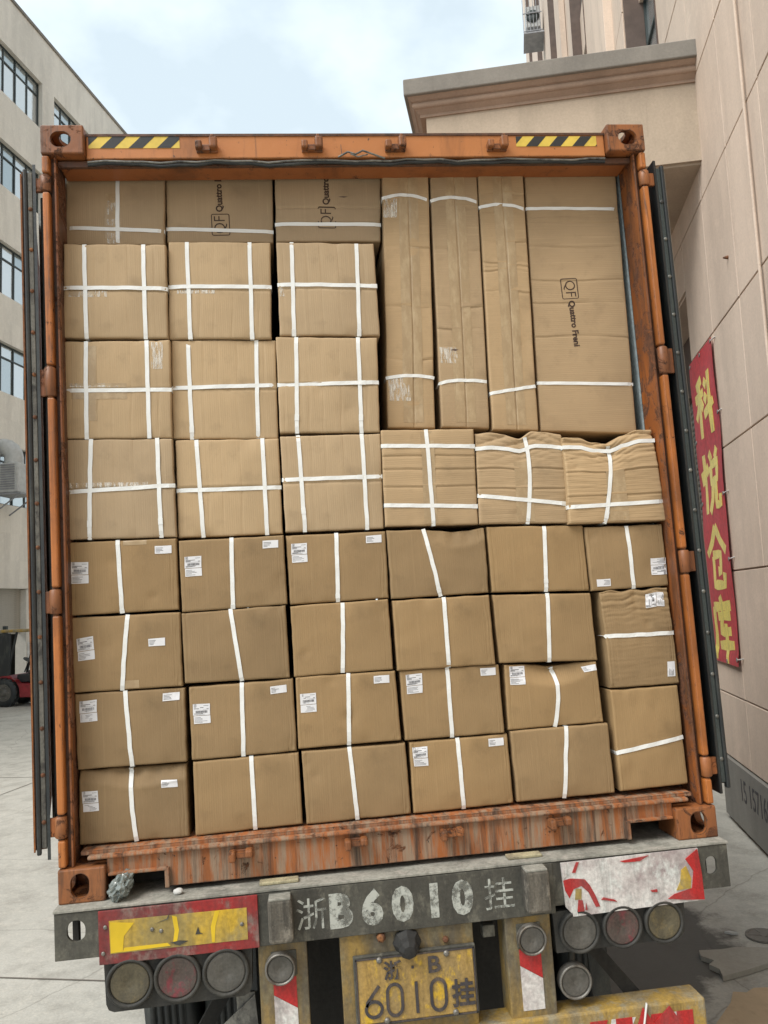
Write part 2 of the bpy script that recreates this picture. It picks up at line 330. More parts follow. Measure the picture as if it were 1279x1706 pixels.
def cut(o, cutters):
    """boolean away solid cutters (MB lists given in world coordinates)"""
    dg = None
    for c in cutters:
        co = c.build('cutter', 'black', origin=WL[o]); md = o.modifiers.new('b', 'BOOLEAN'); md.operation = 'DIFFERENCE'; md.object = co; md.solver = 'EXACT'
        par, loc = o.parent, o.location.copy(); o.parent = None; o.location = WL[o]
        bpy.context.view_layer.update(); dg = bpy.context.evaluated_depsgraph_get()
        me = bpy.data.meshes.new_from_object(o.evaluated_get(dg)); o.modifiers.clear(); old = o.data; o.data = me; me.name = old.name
        for p in me.polygons: p.use_smooth = False
        o.parent, o.location = par, loc
        bpy.data.objects.remove(co)
    return o
def oval(cx, cz, w_, h, y0, y1, seg=24, axis='y', rect=False):
    pts = []
    r = min(w_, h) / 2
    for k in range(seg):
        a = 2 * math.pi * k / seg; x = math.cos(a) * r; z = math.sin(a) * r
        if h > w_: z += (h - w_) / 2 * (1 if z >= 0 else -1)
        else: x += (w_ - h) / 2 * (1 if x >= 0 else -1)
        pts.append((cx + x, cz + z))
    return MB().prism(pts, y0, y1, axis=axis)
def lettering(text, size, centre, xdir, up, mat, parent, name='lettering', depth=.0008, offset=0.0, sx=1.0, spacing=1.0, piece_name=None):
    cu = bpy.data.curves.new('t', 'FONT'); cu.body = text; cu.size = size; cu.align_x = 'CENTER'; cu.align_y = 'CENTER'; cu.extrude = depth; cu.offset = offset
    cu.space_character = spacing; cu.resolution_u = 3
    tmp = bpy.data.objects.new('t', cu); col.objects.link(tmp); bpy.context.view_layer.update()
    me = bpy.data.meshes.new_from_object(tmp.evaluated_get(bpy.context.evaluated_depsgraph_get())); bpy.data.objects.remove(tmp)
    X = Vector(xdir).normalized(); U = Vector(up).normalized(); Z = X.cross(U)
    mt = Matrix(((X.x, U.x, Z.x, 0), (X.y, U.y, Z.y, 0), (X.z, U.z, Z.z, 0), (0, 0, 0, 1)))
    xs = [v.co.x for v in me.vertices]; ys = [v.co.y for v in me.vertices]
    cx, cy = (min(xs) + max(xs)) / 2, (min(ys) + max(ys)) / 2
    for v in me.vertices: v.co = Vector(centre) - WL[parent] + mt @ Vector(((v.co.x - cx) * sx, v.co.y - cy, v.co.z))
    me.materials.clear(); me.materials.append(M[mat]); me.name = name
    o = bpy.data.objects.new(name, me); col.objects.link(o); o.parent = parent; WL[o] = WL[parent]; return o
def structure(o): o['kind'] = 'structure'; return o
def stuff(o): o['kind'] = 'stuff'; return o

def each(name, mat, parent, geos):
    """one object for every small piece: geos is a list of functions that draw into an MB"""
    r = []
    for g in geos: m = MB(); g(m); r.append(m.build(name, mat, parent))
    return r

BOXES = {
 'T1': (0.200,[[-1.174,4.228],[-0.779,4.225],[-0.792,3.892],[-1.187,3.9]],[[[0.521,1.0],[0.527,0.015]],[[0.015,0.217],[0.994,0.178]]],[],{}),
 'T2': (0.220,[[-0.777,4.236],[-0.334,4.23],[-0.348,3.903],[-0.784,3.911]],[[[-0.009,0.184],[0.998,0.145]]],[],{}),
 'T3': (0.200,[[-0.326,4.224],[0.125,4.221],[0.103,3.891],[-0.336,3.897]],[[[-0.002,0.236],[1.0,0.226]]],[],{}),
 'A1': (0.100,[[-1.167,3.859],[-0.774,3.849],[-0.78,3.464],[-1.178,3.479]],[[[0.2,0.995],[0.221,-0.011]],[[0.777,0.999],[0.785,-0.008]],[[0.002,0.526],[1.01,0.523]]],[],{}),
 'A2': (0.120,[[-0.766,3.871],[-0.36,3.858],[-0.376,3.456],[-0.779,3.469]],[[[0.178,0.992],[0.208,-0.0]],[[0.792,0.999],[0.811,-0.0]],[[0.001,0.529],[1.0,0.534]]],[],{}),
 'A3': (0.120,[[-0.336,3.86],[0.063,3.848],[0.063,3.455],[-0.342,3.467]],[[[0.156,0.998],[0.14,0.001]],[[0.82,0.991],[0.791,0.001]],[[-0.004,0.544],[1.004,0.536]]],[],{}),
 'B1': (0.100,[[-1.174,3.463],[-0.773,3.457],[-0.78,3.065],[-1.179,3.079]],[[[0.203,0.997],[0.198,-0.002]],[[0.776,0.993],[0.786,0.003]],[[0.004,0.489],[1.002,0.489]]],[],{}),
 'B2': (0.130,[[-0.772,3.466],[-0.36,3.452],[-0.371,3.048],[-0.78,3.067]],[[[0.159,0.987],[0.18,0.0]],[[0.811,0.997],[0.807,0.012]],[[-0.003,0.51],[0.988,0.54]]],[],{}),
 'B3': (0.110,[[-0.359,3.459],[0.049,3.443],[0.035,3.053],[-0.362,3.068]],[[[0.199,0.996],[0.169,-0.001]],[[0.808,1.008],[0.815,-0.005]],[[-0.01,0.497],[0.998,0.524]]],[],{}),
 'C1': (0.100,[[-1.176,3.075],[-0.78,3.063],[-0.777,2.678],[-1.176,2.69]],[[[0.228,1.0],[0.19,-0.006]],[[0.855,1.002],[0.857,0.0]],[[-0.002,0.471],[1.013,0.521]]],[],{}),
 'C2': (0.120,[[-0.77,3.059],[-0.369,3.048],[-0.373,2.668],[-0.773,2.675]],[[[0.201,0.994],[0.237,-0.004]],[[0.84,1.003],[0.848,-0.01]],[[0.002,0.478],[1.014,0.484]]],[],{}),
 'C3': (0.110,[[-0.363,3.053],[0.037,3.048],[0.024,2.666],[-0.362,2.672]],[[[0.177,1.002],[0.196,-0.009]],[[0.81,1.0],[0.831,-0.015]],[[-0.004,0.542],[0.998,0.544]]],[],{}),
 'C4': (0.100,[[0.038,3.059],[0.415,3.048],[0.404,2.66],[0.03,2.671]],[[[0.483,0.995],[0.516,-0.015]],[[-0.008,0.834],[1.006,0.816]],[[0.004,0.219],[1.007,0.187]]],[],{}),
 'C5': (0.100,[[0.421,3.031],[0.783,3.012],[0.776,2.644],[0.409,2.66]],[[[0.564,0.971],[0.589,0.568],[0.539,-0.02]],[[-0.008,0.827],[0.993,0.844]],[[-0.001,0.309],[0.991,0.213]]],[],{'top': [0,0.004,-0.004,-0.02,0.012,0.008,0],'crumple': 1.0}),
 'C6': (0.075,[[0.776,2.992],[1.16,3.01],[1.177,2.629],[0.77,2.637]],[[[0.49,0.94],[0.469,0.563],[0.363,-0.028]],[[-0.002,0.882],[1.021,0.873]],[[0.001,0.191],[1.011,0.209]]],[],{'top': [0,-0.005,-0.03,-0.04,-0.012,0.005,0],'crumple': 1.6}),
 'D1': (0.100,[[-1.176,2.679],[-0.778,2.672],[-0.779,2.4],[-1.177,2.404]],[[[0.448,1.007],[0.473,-0.016]]],[['b',[0.015,0.727],[0.174,0.72],[0.171,0.428],[0.012,0.431]],['s',[0.795,0.902],[0.953,0.905],[0.95,0.795],[0.793,0.792]]],{}),
 'D2': (0.100,[[-0.771,2.662],[-0.371,2.66],[-0.37,2.393],[-0.768,2.389]],[[[0.499,1.004],[0.48,-0.009]]],[['b',[0.049,0.767],[0.207,0.771],[0.203,0.491],[0.045,0.489]],['s',[0.795,0.937],[0.945,0.934],[0.944,0.825],[0.794,0.824]]],{}),
 'D3': (0.110,[[-0.362,2.659],[0.03,2.654],[0.026,2.391],[-0.359,2.39]],[[[0.503,1.002],[0.481,-0.018]]],[['b',[0.048,0.874],[0.204,0.88],[0.198,0.604],[0.042,0.599]],['s',[0.797,0.941],[0.955,0.949],[0.954,0.835],[0.796,0.833]]],{}),
 'D4': (0.100,[[0.034,2.655],[0.427,2.645],[0.425,2.386],[0.036,2.386]],[[[0.374,1.006],[0.501,-0.012]]],[],{'top': [0,0,0,-0.004,-0.012,-0.008,0],'dent': 'tr'}),
 'D5': (0.100,[[0.437,2.648],[0.833,2.631],[0.836,2.367],[0.438,2.386]],[[[0.594,0.991],[0.551,0.003]]],[],{}),
 'D6': (0.090,[[0.837,2.622],[1.164,2.617],[1.165,2.367],[0.842,2.364]],[[[0.538,0.986],[0.543,-0.014]]],[['s',[0.246,0.061],[0.068,0.064],[0.074,0.175],[0.252,0.174]],['b',[0.992,0.181],[0.792,0.184],[0.799,0.45],[1.0,0.454]]],{}),
 'E1': (0.100,[[-1.177,2.395],[-0.776,2.39],[-0.777,2.113],[-1.174,2.119]],[[[0.515,0.998],[0.441,-0.005]]],[['b',[0.047,0.713],[0.197,0.741],[0.206,0.433],[0.053,0.415]],['s',[0.7,0.661],[0.855,0.665],[0.853,0.559],[0.7,0.56]]],{}),
 'E2': (0.100,[[-0.771,2.385],[-0.377,2.39],[-0.375,2.114],[-0.768,2.122]],[[[0.467,0.999],[0.539,-0.02]]],[],{}),
 'E3': (0.100,[[-0.358,2.384],[0.023,2.388],[0.023,2.116],[-0.359,2.115]],[[[0.53,0.987],[0.488,0.014]]],[],{}),
 'E4': (0.090,[[0.037,2.379],[0.422,2.377],[0.426,2.105],[0.038,2.109]],[[[0.527,0.997],[0.519,0.011]]],[],{}),
 'E5': (0.100,[[0.438,2.376],[0.84,2.358],[0.843,2.09],[0.444,2.108]],[[[0.556,1.009],[0.504,-0.005]]],[],{}),
 'E6': (0.080,[[0.872,2.357],[1.157,2.358],[1.164,1.977],[0.882,1.978]],[[[-0.076,0.539],[1.004,0.525]]],[['b',[0.638,0.809],[0.663,0.954],[0.929,0.953],[0.917,0.804]],['s',[0.831,0.078],[0.849,0.232],[0.961,0.233],[0.947,0.078]]],{'top': [0,0.006,-0.003,0.004,-0.004,0.003,0],'crumple': 0.8}),
 'F1': (0.100,[[-1.172,2.114],[-0.77,2.107],[-0.772,1.835],[-1.167,1.839]],[[[0.457,1.003],[0.495,0.0]]],[['b',[0.045,0.904],[0.201,0.91],[0.198,0.627],[0.042,0.626]],['s',[0.798,0.941],[0.952,0.947],[0.95,0.841],[0.796,0.835]]],{}),
 'F2': (0.100,[[-0.755,2.107],[-0.364,2.109],[-0.364,1.839],[-0.754,1.838]],[[[0.505,1.007],[0.488,-0.001]]],[['b',[0.032,0.761],[0.194,0.758],[0.191,0.491],[0.032,0.49]],['s',[0.776,0.922],[0.933,0.924],[0.935,0.82],[0.778,0.817]]],{}),
 'F3': (0.100,[[-0.354,2.114],[0.03,2.11],[0.036,1.846],[-0.358,1.846]],[[[0.526,1.023],[0.488,-0.017]]],[['b',[0.037,0.764],[0.194,0.765],[0.191,0.5],[0.035,0.5]],['s',[0.778,0.943],[0.936,0.949],[0.932,0.837],[0.775,0.835]]],{}),
 'F4': (0.100,[[0.047,2.108],[0.441,2.103],[0.442,1.84],[0.051,1.843]],[[[0.474,1.017],[0.469,-0.018]]],[['b',[0.055,0.939],[0.217,0.945],[0.208,0.664],[0.052,0.662]],['s',[0.805,0.961],[0.961,0.964],[0.958,0.854],[0.805,0.851]]],{}),
 'F5': (0.100,[[0.464,2.099],[0.838,2.085],[0.844,1.848],[0.458,1.848]],[[[0.506,0.971],[0.546,0.565],[0.487,-0.008]]],[['b',[0.053,0.974],[0.221,0.978],[0.207,0.688],[0.044,0.692]],['s',[0.83,0.926],[0.983,0.956],[0.992,0.856],[0.856,0.836]]],{'top': [0,-0.001,-0.006,-0.014,-0.008,-0.002,0],'dent': 'tm'}),
 'F6': (0.080,[[0.876,1.97],[1.155,1.97],[1.157,1.587],[0.881,1.582]],[[[-0.037,0.376],[0.996,0.471]]],[],{}),
 'G1': (0.100,[[-1.163,1.834],[-0.776,1.827],[-0.775,1.565],[-1.168,1.571]],[[[0.48,1.004],[0.482,0.584],[0.517,-0.015]]],[['b',[0.027,0.72],[0.172,0.729],[0.184,0.45],[0.039,0.443]],['s',[0.759,0.805],[0.91,0.806],[0.913,0.702],[0.759,0.702]]],{'top': [0,-0.004,0.0,-0.005,-0.003,-0.002,0],'dent': 'gt'}),
 'G2': (0.100,[[-0.751,1.832],[-0.358,1.833],[-0.356,1.571],[-0.751,1.565]],[[[0.548,1.0],[0.554,-0.018]]],[],{}),
 'G3': (0.100,[[-0.347,1.835],[0.05,1.834],[0.055,1.57],[-0.342,1.567]],[[[0.457,1.015],[0.483,-0.015]]],[],{}),
 'G4': (0.100,[[0.066,1.834],[0.452,1.835],[0.455,1.573],[0.064,1.569]],[[[0.487,1.001],[0.497,-0.015]]],[['b',[0.024,0.925],[0.176,0.926],[0.175,0.653],[0.031,0.66]],['s',[0.799,0.956],[0.954,0.954],[0.953,0.845],[0.798,0.844]]],{}),
 'G5': (0.090,[[0.464,1.844],[0.857,1.844],[0.861,1.577],[0.469,1.577]],[[[0.569,1.0],[0.477,-0.008]]],[],{}),
 'H1': (0.170,[[0.127,4.207],[0.325,4.205],[0.273,3.072],[0.076,3.082]],[[[-0.009,0.876],[0.486,0.888],[0.973,0.869]],[[-0.006,0.185],[0.502,0.194],[1.017,0.187]]],[],{'cre': [0.3,0.52,0.71],'seam': 0.56}),
 'H2': (0.170,[[0.331,4.205],[0.535,4.204],[0.5,3.061],[0.299,3.075]],[[[-0.015,0.867],[0.473,0.879],[0.968,0.863]],[[-0.026,0.16],[0.346,0.175],[0.981,0.174]]],[],{'cre': [0.15,0.31,0.52,0.6],'seam': 0.52}),
 'H3': (0.165,[[0.539,4.201],[0.738,4.2],[0.706,3.042],[0.511,3.053]],[[[-0.032,0.842],[0.472,0.852],[0.967,0.838]],[[-0.026,0.134],[0.985,0.164]]],[],{'cre': [0.1,0.17,0.28,0.355,0.37,0.385,0.46],'seam': 0.53}),
 'H4': (0.180,[[0.748,4.213],[1.159,4.216],[1.137,3.013],[0.719,3.042]],[[[-0.021,0.834],[0.985,0.829]],[[-0.018,0.176],[1.009,0.178]]],[],{'cre': [0.19,0.21,0.3,0.42,0.5,0.62]}),
}

# ================================================================== SETTING
ANG = R(15.4)
D = Vector((math.sin(ANG), math.cos(ANG), 0)); NN = Vector((D.y, -D.x, 0))        # along both facades; across the road to the right
def frame(c, inward):
    return Matrix(((D.x, NN.x * inward, 0, NN.x * c), (D.y, NN.y * inward, 0, NN.y * c), (0, 0, 1, 0), (0, 0, 0, 1)))
FR = frame(2.486, 1); FL = frame(-16.07, -1)      # x = along the street, y = into the building, z = up
gm = MB(); gm.add([(-400, -200, 0), (400, -200, 0), (400, 900, 0), (-400, 900, 0)], [(0, 1, 2, 3)])
structure(gm.build('ground', 'ground'))
jm = MB()
for sx_ in (-9.2,):                        # sawn joints in the yard slab
    jm.box(-40, 60, sx_, sx_ + .015, .0035, .004, mat=FR @ Matrix.Identity(4))
for k in range(0, 10): jm.box(k * 6.5 + 2.2, k * 6.5 + 2.215, -18.3, -3.2, .0045, .005, mat=FR)
structure(jm.build('ground_joints', 'joint'))
# broken apron slab against the wall, its edge standing a little proud of the stained yard
am = MB(); pts = [(2.16, 2.33), (2.30, 2.315), (2.42, 2.33), (2.60, 2.28), (3.3, 2.2), (3.2, 1.95), (2.75, 2.0), (2.47, 2.06), (2.3, 2.0), (2.12, 1.95), (2.15, 2.05), (2.12, 2.12), (2.18, 2.17), (2.13, 2.25)]
am.prism(pts, .004, .035, axis='z'); structure(am.build('broken_slab', 'slab'))

# ---------------------------------------------------------------- right-hand building
rb = thing('warehouse_building', FR @ Vector((6, 0, 0)), 'tall pink-beige warehouse right of the trailer with overhanging canopy and panelled wall', 'building')
def P(F, s, y, z): return F @ Vector((s, y, z))
S0, S1, TOPR = -14, 40, 35
bays = [(6.75, 8.95), (13.7, 16.4), (20.2, 23.1), (27.2, 30.0), (34, 36.6)]; BZ0 = 8.15
wm = MB()
DO = (6.33, 10.6, 5.70)
wm.box(S0, DO[0], .02, .5, .0, BZ0, mat=FR); wm.box(DO[0], DO[1], .02, .5, DO[2], BZ0, mat=FR); wm.box(DO[1], S1, .02, .5, 0, BZ0, mat=FR)
xs = [S0] + [v for b in bays for v in b] + [S1]
for i in range(0, len(xs), 2): wm.box(xs[i], xs[i + 1], .02, .5, BZ0, TOPR, mat=FR)
wm.box(S0, S1, .5, 12, 0, .1, mat=FR); wm.box(S0, S1, .5, 12, TOPR - .3, TOPR, mat=FR); wm.box(S1 - .3, S1, .5, 12, 0, TOPR, mat=FR)
wm.build('wall', 'pl_right', rb)
mb = MB(); mb.box(S0, DO[0], -.035, .018, .052, .655, mat=FR); mb.build('dado', 'dado', rb)
# panels: every one its own piece with an open joint
cache = {}
def panel(parent, F, s0, s1, z0, z1, mat, gap=.007, th=.022, key=''):
    w_, h = round(s1 - s0, 3), round(z1 - z0, 3); k = (w_, h, mat)
    if k not in cache:
        m = MB(); m.bbox(-w_ / 2 + gap, w_ / 2 - gap, -th, 0, -h / 2 + gap, h / 2 - gap, .005)
        m.v = [tuple((F.to_3x3() @ Vector(v))) for v in m.v]
        me = bpy.data.meshes.new('panel'); me.from_pydata(m.v, [], m.f); me.materials.append(M[mat])
        bm = bmesh.new(); bm.from_mesh(me); bmesh.ops.recalc_face_normals(bm, faces=bm.faces[:]); bm.to_mesh(me); bm.free(); cache[k] = me
    return piece('panel', cache[k], parent, P(F, (s0 + s1) / 2, random.uniform(.016, .0195), (z0 + z1) / 2))
cols = [-1.72, -.72, .28, 1.28, 2.28, 3.28, 4.28, 5.28, 6.33]
rows = [.665, 1.32, 2.545, 3.74, 4.9, 6.28, 7.5, 8.7, 9.9, 11.1, 12.3, 13.5]
for i in range(len(cols) - 1):
    for j in range(len(rows) - 1): panel(rb, FR, cols[i], cols[i + 1], rows[j], rows[j + 1], 'pl_right')
for a, b in ((6.33, 7.4), (7.4, 8.5), (8.5, 9.55), (9.55, 10.6), (10.6, 11.6), (11.6, 12.6)):
    for z0, z1 in ((5.72, 6.28), (6.28, 7.5)): panel(rb, FR, a, b, z0, z1, 'pl_right')
for a, b in ((9.0, 10.2), (10.2, 11.4), (11.4, 12.6), (12.6, 13.65)):
    for j in range(7, len(rows) - 1): panel(rb, FR, a, b, rows[j], rows[j + 1], 'pl_right')
# shutter in its reveal
mb = MB(); mb.box(DO[0], DO[1], .36, .5, 4.93, DO[2], mat=FR); mb.build('door_header', 'reveal', rb)
sh = MB(); sh.box(DO[0], DO[1], .5, .52, 0, 4.93, mat=FR); sh = sh.build('roller_shutter', 'shutter_d', rb)
m = MB()
z = .02
pr = [(.46, 0), (.44, .02), (.44, .05), (.46, .07)]
mslat = MB()
vs = []
for s_ in (DO[0] + .02, DO[1] - .02): vs += [FR.to_3x3() @ Vector((s_ - (DO[0] + DO[1]) / 2, y - .46, zz)) for y, zz in pr]
mslat.add(vs, [(0, 1, 5, 4), (1, 2, 6, 5), (2, 3, 7, 6), (0, 4, 7, 3), (0, 3, 2, 1), (4, 5, 6, 7)])
me = bpy.data.meshes.new('slat'); me.from_pydata([tuple(v) for v in mslat.v], [], mslat.f); me.materials.append(M['shutter_d'])
zz = .04
while zz < 4.9: piece('slat', me, sh, P(FR, (DO[0] + DO[1]) / 2, .46, zz)); zz += .078
# canopy: concrete roof slab, stepped moulding, plastered fascia, soffit
cn = MB(); cn.bbox(4.95, 12.4, -2.93, .018, 7.62, 7.80, .012, mat=FR); cn.build('canopy_slab', 'concrete', rb)
cn = MB(); prof_ = [(4.985, 7.62), (5.02, 7.585)] + [(5.055 - .030 * math.cos(R(a)), 7.535 - .035 * math.sin(R(a)) + .01) for a in range(-60, 91, 15)] + [(5.10, 7.47), (5.10, 7.44), (5.3, 7.44), (5.3, 7.62)]
vs = []; n_ = len(prof_)
for side in (0, 1):
    for s_, z_ in prof_: vs.append(P(FR, s_, .018 if side else -2.93 + (s_ - 4.95), z_))
cn.add(vs, [(i, (i + 1) % n_, n_ + (i + 1) % n_, n_ + i) for i in range(n_)] + [tuple(range(n_)), tuple(range(2 * n_ - 1, n_ - 1, -1))])
vs = []
for side in (0, 1):
    for s_, z_ in prof_: vs.append(P(FR, 12.3 if side else s_, -2.93 + (s_ - 4.95), z_))
cn.add(vs, [(i, (i + 1) % n_, n_ + (i + 1) % n_, n_ + i) for i in range(n_)])
cn.build('canopy_moulding', 'canopy_trim', rb)
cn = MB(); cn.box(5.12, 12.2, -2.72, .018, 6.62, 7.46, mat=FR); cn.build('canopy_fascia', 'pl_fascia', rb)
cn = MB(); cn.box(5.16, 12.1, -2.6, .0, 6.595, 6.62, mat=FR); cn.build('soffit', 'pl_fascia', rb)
cn = MB(); cn.tube([P(FR, 3.56, -.03, .7), P(FR, 3.56, -.03, 14)], .013, 8); cn.build('conduit', 'pl_right', rb)
for s_, zz in ((4.5, 5.35), (2.9, 6.9)):                                   # rusty fixing scars
    cn = MB(); cn.lathe(P(FR, s_, .0, zz), -NN, [(.02, 0), (.014, .03), (.006, .05)], 8); cn.build('anchor_bolt', 'rust', rb)
# window bays
wc = {}
def grid_window(parent, F, s0, s1, z0, z1, y, nx, tr, fm, glass=True, t=.045, sub=True):
    k = (round(s1 - s0, 3), round(z1 - z0, 3), nx, fm)
    W_, H = s1 - s0, z1 - z0
    if k not in wc:
        m = MB()
        m.box(-W_ / 2, W_ / 2, 0, .06, H / 2 - t, H / 2); m.box(-W_ / 2, W_ / 2, 0, .06, -H / 2, -H / 2 + t)
        for i in range(nx + 1):
            x = -W_ / 2 + t / 2 + i * (W_ - t) / nx; m.box(x - t / 2, x + t / 2, -.003, .057, -H / 2 + .001, H / 2 - .001)
        m.box(-W_ / 2, W_ / 2, .002, .06, H / 2 - tr * H - t / 2, H / 2 - tr * H + t / 2)
        fme = bpy.data.meshes.new('window'); fme.from_pydata([tuple(F.to_3x3() @ Vector(v)) for v in m.v], [], m.f); fme.materials.append(M[fm])
        pw = (W_ - t) / nx - t
        ps = []
        for h in (tr * H - 1.5 * t, H - tr * H - 1.5 * t):
            m = MB(); m.box(-pw / 2, pw / 2, 0, .006, -h / 2, h / 2)
            pme = bpy.data.meshes.new('pane'); pme.from_pydata([tuple(F.to_3x3() @ Vector(v)) for v in m.v], [], m.f); pme.materials.append(M['glass']); ps.append((pme, h))
        for me_ in [fme] + [p[0] for p in ps]:
            bm = bmesh.new(); bm.from_mesh(me_); bmesh.ops.recalc_face_normals(bm, faces=bm.faces[:]); bm.to_mesh(me_); bm.free()
        wc[k] = (fme, ps)
    fme, ps = wc[k]
    wo = piece('window', fme, parent, P(F, (s0 + s1) / 2, y, (z0 + z1) / 2))
    for i in range(nx):
        xc = s0 + t / 2 + (i + .5) * (s1 - s0 - t) / nx
        piece('pane', ps[0][0], wo, P(F, xc, y + .03 + (.008 if i % 2 else 0), z1 - t - ps[0][1] / 2)); piece('pane', ps[1][0], wo, P(F, xc, y + .03 + (.012 if i % 2 else 0), z0 + t + ps[1][1] / 2))
    return wo
for bi, (a, b) in enumerate(bays):
    m = MB(); m.box(a - .006, a + .0, .0, .4, BZ0, TOPR - .5, mat=FR)
    m.box(b - .03, b + .0, .014, .42, BZ0, TOPR - .5, mat=FR); m.build('window_jamb', 'reveal', rb)
    zz = BZ0
    while zz < TOPR - 4:
        grid_window(rb, FR, a, b - .03, zz + .12, zz + 3.0, .30, 3, .25, 'frame_g')
        m = MB(); m.box(a, b - .03, .24, .45, zz + 3.0, zz + 4.12, mat=FR); m.build('spandrel', 'pl_right', rb)
        zz += 4.12
m = MB(); m.bbox(9.95, 11.6, -.14, .01, 7.82, TOPR - 1, .01, mat=FR); m.build('pilaster', 'pl_right', rb)
m = MB(); m.bbox(17.6, 19.0, -.14, .01, 7.82, TOPR - 1, .01, mat=FR); m.build('pilaster', 'pl_right', rb)
# the hand-written scrawl on the dado
lettering('15 1571685', .30, P(FR, 5.05, -.037, .44), -D, (0, 0, 1), 'ink', rb, 'scrawl', .0006, sx=.8, offset=.001)

ac = thing('air_conditioner', P(FR, 25.6, -.4, 22.6), 'caged grey air-conditioner unit bolted high on the far end of the pink-beige wall', 'air conditioner')
m = MB(); m.bbox(25.2, 26.0, -.62, -.12, 22.7, 23.5, .02, mat=FR); m.build('housing', 'ac', ac)
each('cage_bar', 'frame_l', ac, [lambda m, k=k: m.box(25.15, 25.18, -.72 + k * .12, -.70 + k * .12, 22.5, 24.6, mat=FR) for k in range(6)])
each('cage_rail', 'frame_l', ac, [lambda m, k=k: m.box(25.12, 25.149, -.72, -.05, 22.5 + k * .68, 22.53 + k * .68, mat=FR) for k in range(4)])
m = MB(); m.box(25.1, 26.2, -.72, .0, 22.40, 22.45, mat=FR); m.build('shelf', 'frame_l', ac)
m = MB(); m.lathe(P(FR, 25.19, -.37, 23.1), -D, [(.24, 0), (.24, .02), (.05, .03)], 16); m.build('fan_grille', 'frame_g', ac)

# ---------------------------------------------------------------- banner on the wall
bn = thing('banner', P(FR, 5.78, -.03, 1.63), 'red vertical banner with four yellow characters on the beige wall', 'banner')
def bwave(s, z): return -.030 - .006 * math.sin(z * 3.1 + s) - .004 * math.sin(z * 7 + s * 4) - (.012 if z < 1.75 else 0)
def bcloth(s, z, extra=0.0): return P(FR, s + (.012 * math.sin(z * 4.2) if s < 5.5 else .010 * math.sin(z * 3.3 + 1)), bwave(s, z) - extra, z)
m = MB(); ns_, nz_ = 8, 48; vs = []
for yy in (0, .0015):
    for j in range(nz_ + 1):
        for i in range(ns_ + 1): vs.append(bcloth(5.25 + 1.06 * i / ns_, 1.635 + 3.22 * j / nz_, yy))
q = (ns_ + 1) * (nz_ + 1); fs = []
for j in range(nz_):
    for i in range(ns_):
        a = j * (ns_ + 1) + i; fs.append((a, a + 1, a + ns_ + 2, a + ns_ + 1)); fs.append((a + q, a + q + ns_ + 1, a + q + ns_ + 2, a + q + 1))
m.add(vs, fs, smooth=True); m.build('cloth', 'banner', bn)
GLYPH = {
 'a': [[(.12, .88), (.42, .97)], [(.02, .70), (.50, .74)], [(.27, .92), (.27, .0)], [(.25, .68), (.15, .50), (.02, .36)], [(.30, .66), (.46, .46)], [(.56, .90), (.70, .78)], [(.54, .66), (.68, .54)], [(.50, .34), (1.0, .46)], [(.83, 1.0), (.83, -.02)]],
 'b': [[(.18, 1.0), (.18, .0)], [(.02, .74), (.07, .50)], [(.27, .80), (.36, .64)], [(.48, .98), (.58, .84)], [(.90, .99), (.78, .84)], [(.50, .76), (.88, .78), (.86, .50), (.52, .48), (.50, .76)], [(.60, .46), (.55, .20), (.38, .0)], [(.76, .46), (.76, .08), (.98, .08), (.99, .24)]],
 'c': [[(.50, 1.0), (.30, .76), (.0, .56)], [(.50, 1.0), (.72, .76), (1.0, .58)], [(.28, .54), (.70, .55), (.68, .28), (.54, .27)], [(.30, .52), (.30, .06), (.84, .05), (.87, .24)]],
 'd': [[(.48, 1.02), (.54, .88)], [(.12, .84), (.96, .87)], [(.14, .84), (.12, .40), (.0, .0)], [(.30, .69), (.90, .72)], [(.56, .80), (.38, .44), (.88, .47)], [(.24, .22), (1.0, .26)], [(.63, .58), (.63, -.04)]]}
for ch, zc in zip('abcd', (4.28, 3.48, 2.70, 1.98)):
    m = MB(); sz = .63
    for si, ln in enumerate(GLYPH[ch]):
        pts_ = []
        for i in range(len(ln) - 1):
            n_ = max(1, int(math.dist(ln[i], ln[i + 1]) * sz / .06))
            pts_ += [(ln[i][0] + (ln[i + 1][0] - ln[i][0]) * k / n_, ln[i][1] + (ln[i + 1][1] - ln[i][1]) * k / n_) for k in range(n_)]
        pts_.append(ln[-1]); vs = []; N_ = len(pts_)
        for i, p in enumerate(pts_):
            a = Vector(pts_[max(i - 1, 0)]); b = Vector(pts_[min(i + 1, N_ - 1)]); dd = (b - a).normalized(); nn = Vector((-dd.y, dd.x)) * (.076 + .008 * math.sin(i * .9 + si))
            for lf in (.0022 + .00035 * si, .0016):
                for sg in (-1, 1):
                    s_ = 5.78 - ((p[0] + nn.x * sg) - .5) * sz * 1.22; z_ = zc + ((p[1] + nn.y * sg) - .5) * sz; vs.append(bcloth(s_, z_, lf))
        fs = []
        for i in range(N_ - 1):
            o_ = i * 4; fs += [(o_, o_ + 1, o_ + 5, o_ + 4), (o_ + 2, o_ + 6, o_ + 7, o_ + 3), (o_, o_ + 4, o_ + 6, o_ + 2), (o_ + 1, o_ + 3, o_ + 7, o_ + 5)]
        fs += [(0, 2, 3, 1), ((N_ - 1) * 4, (N_ - 1) * 4 + 1, (N_ - 1) * 4 + 3, (N_ - 1) * 4 + 2)]
        m.add(vs, fs)
    m.build('character', 'banner_y', bn)
EP = [(s_, zz - (.12 if s_ > 6 else 0) * (k % 2)) for k, zz in enumerate((4.82, 4.1, 3.3, 2.66, 1.70)) for s_ in (5.28, 6.27)] + [(5.78, 4.82), (5.7, 1.66)]
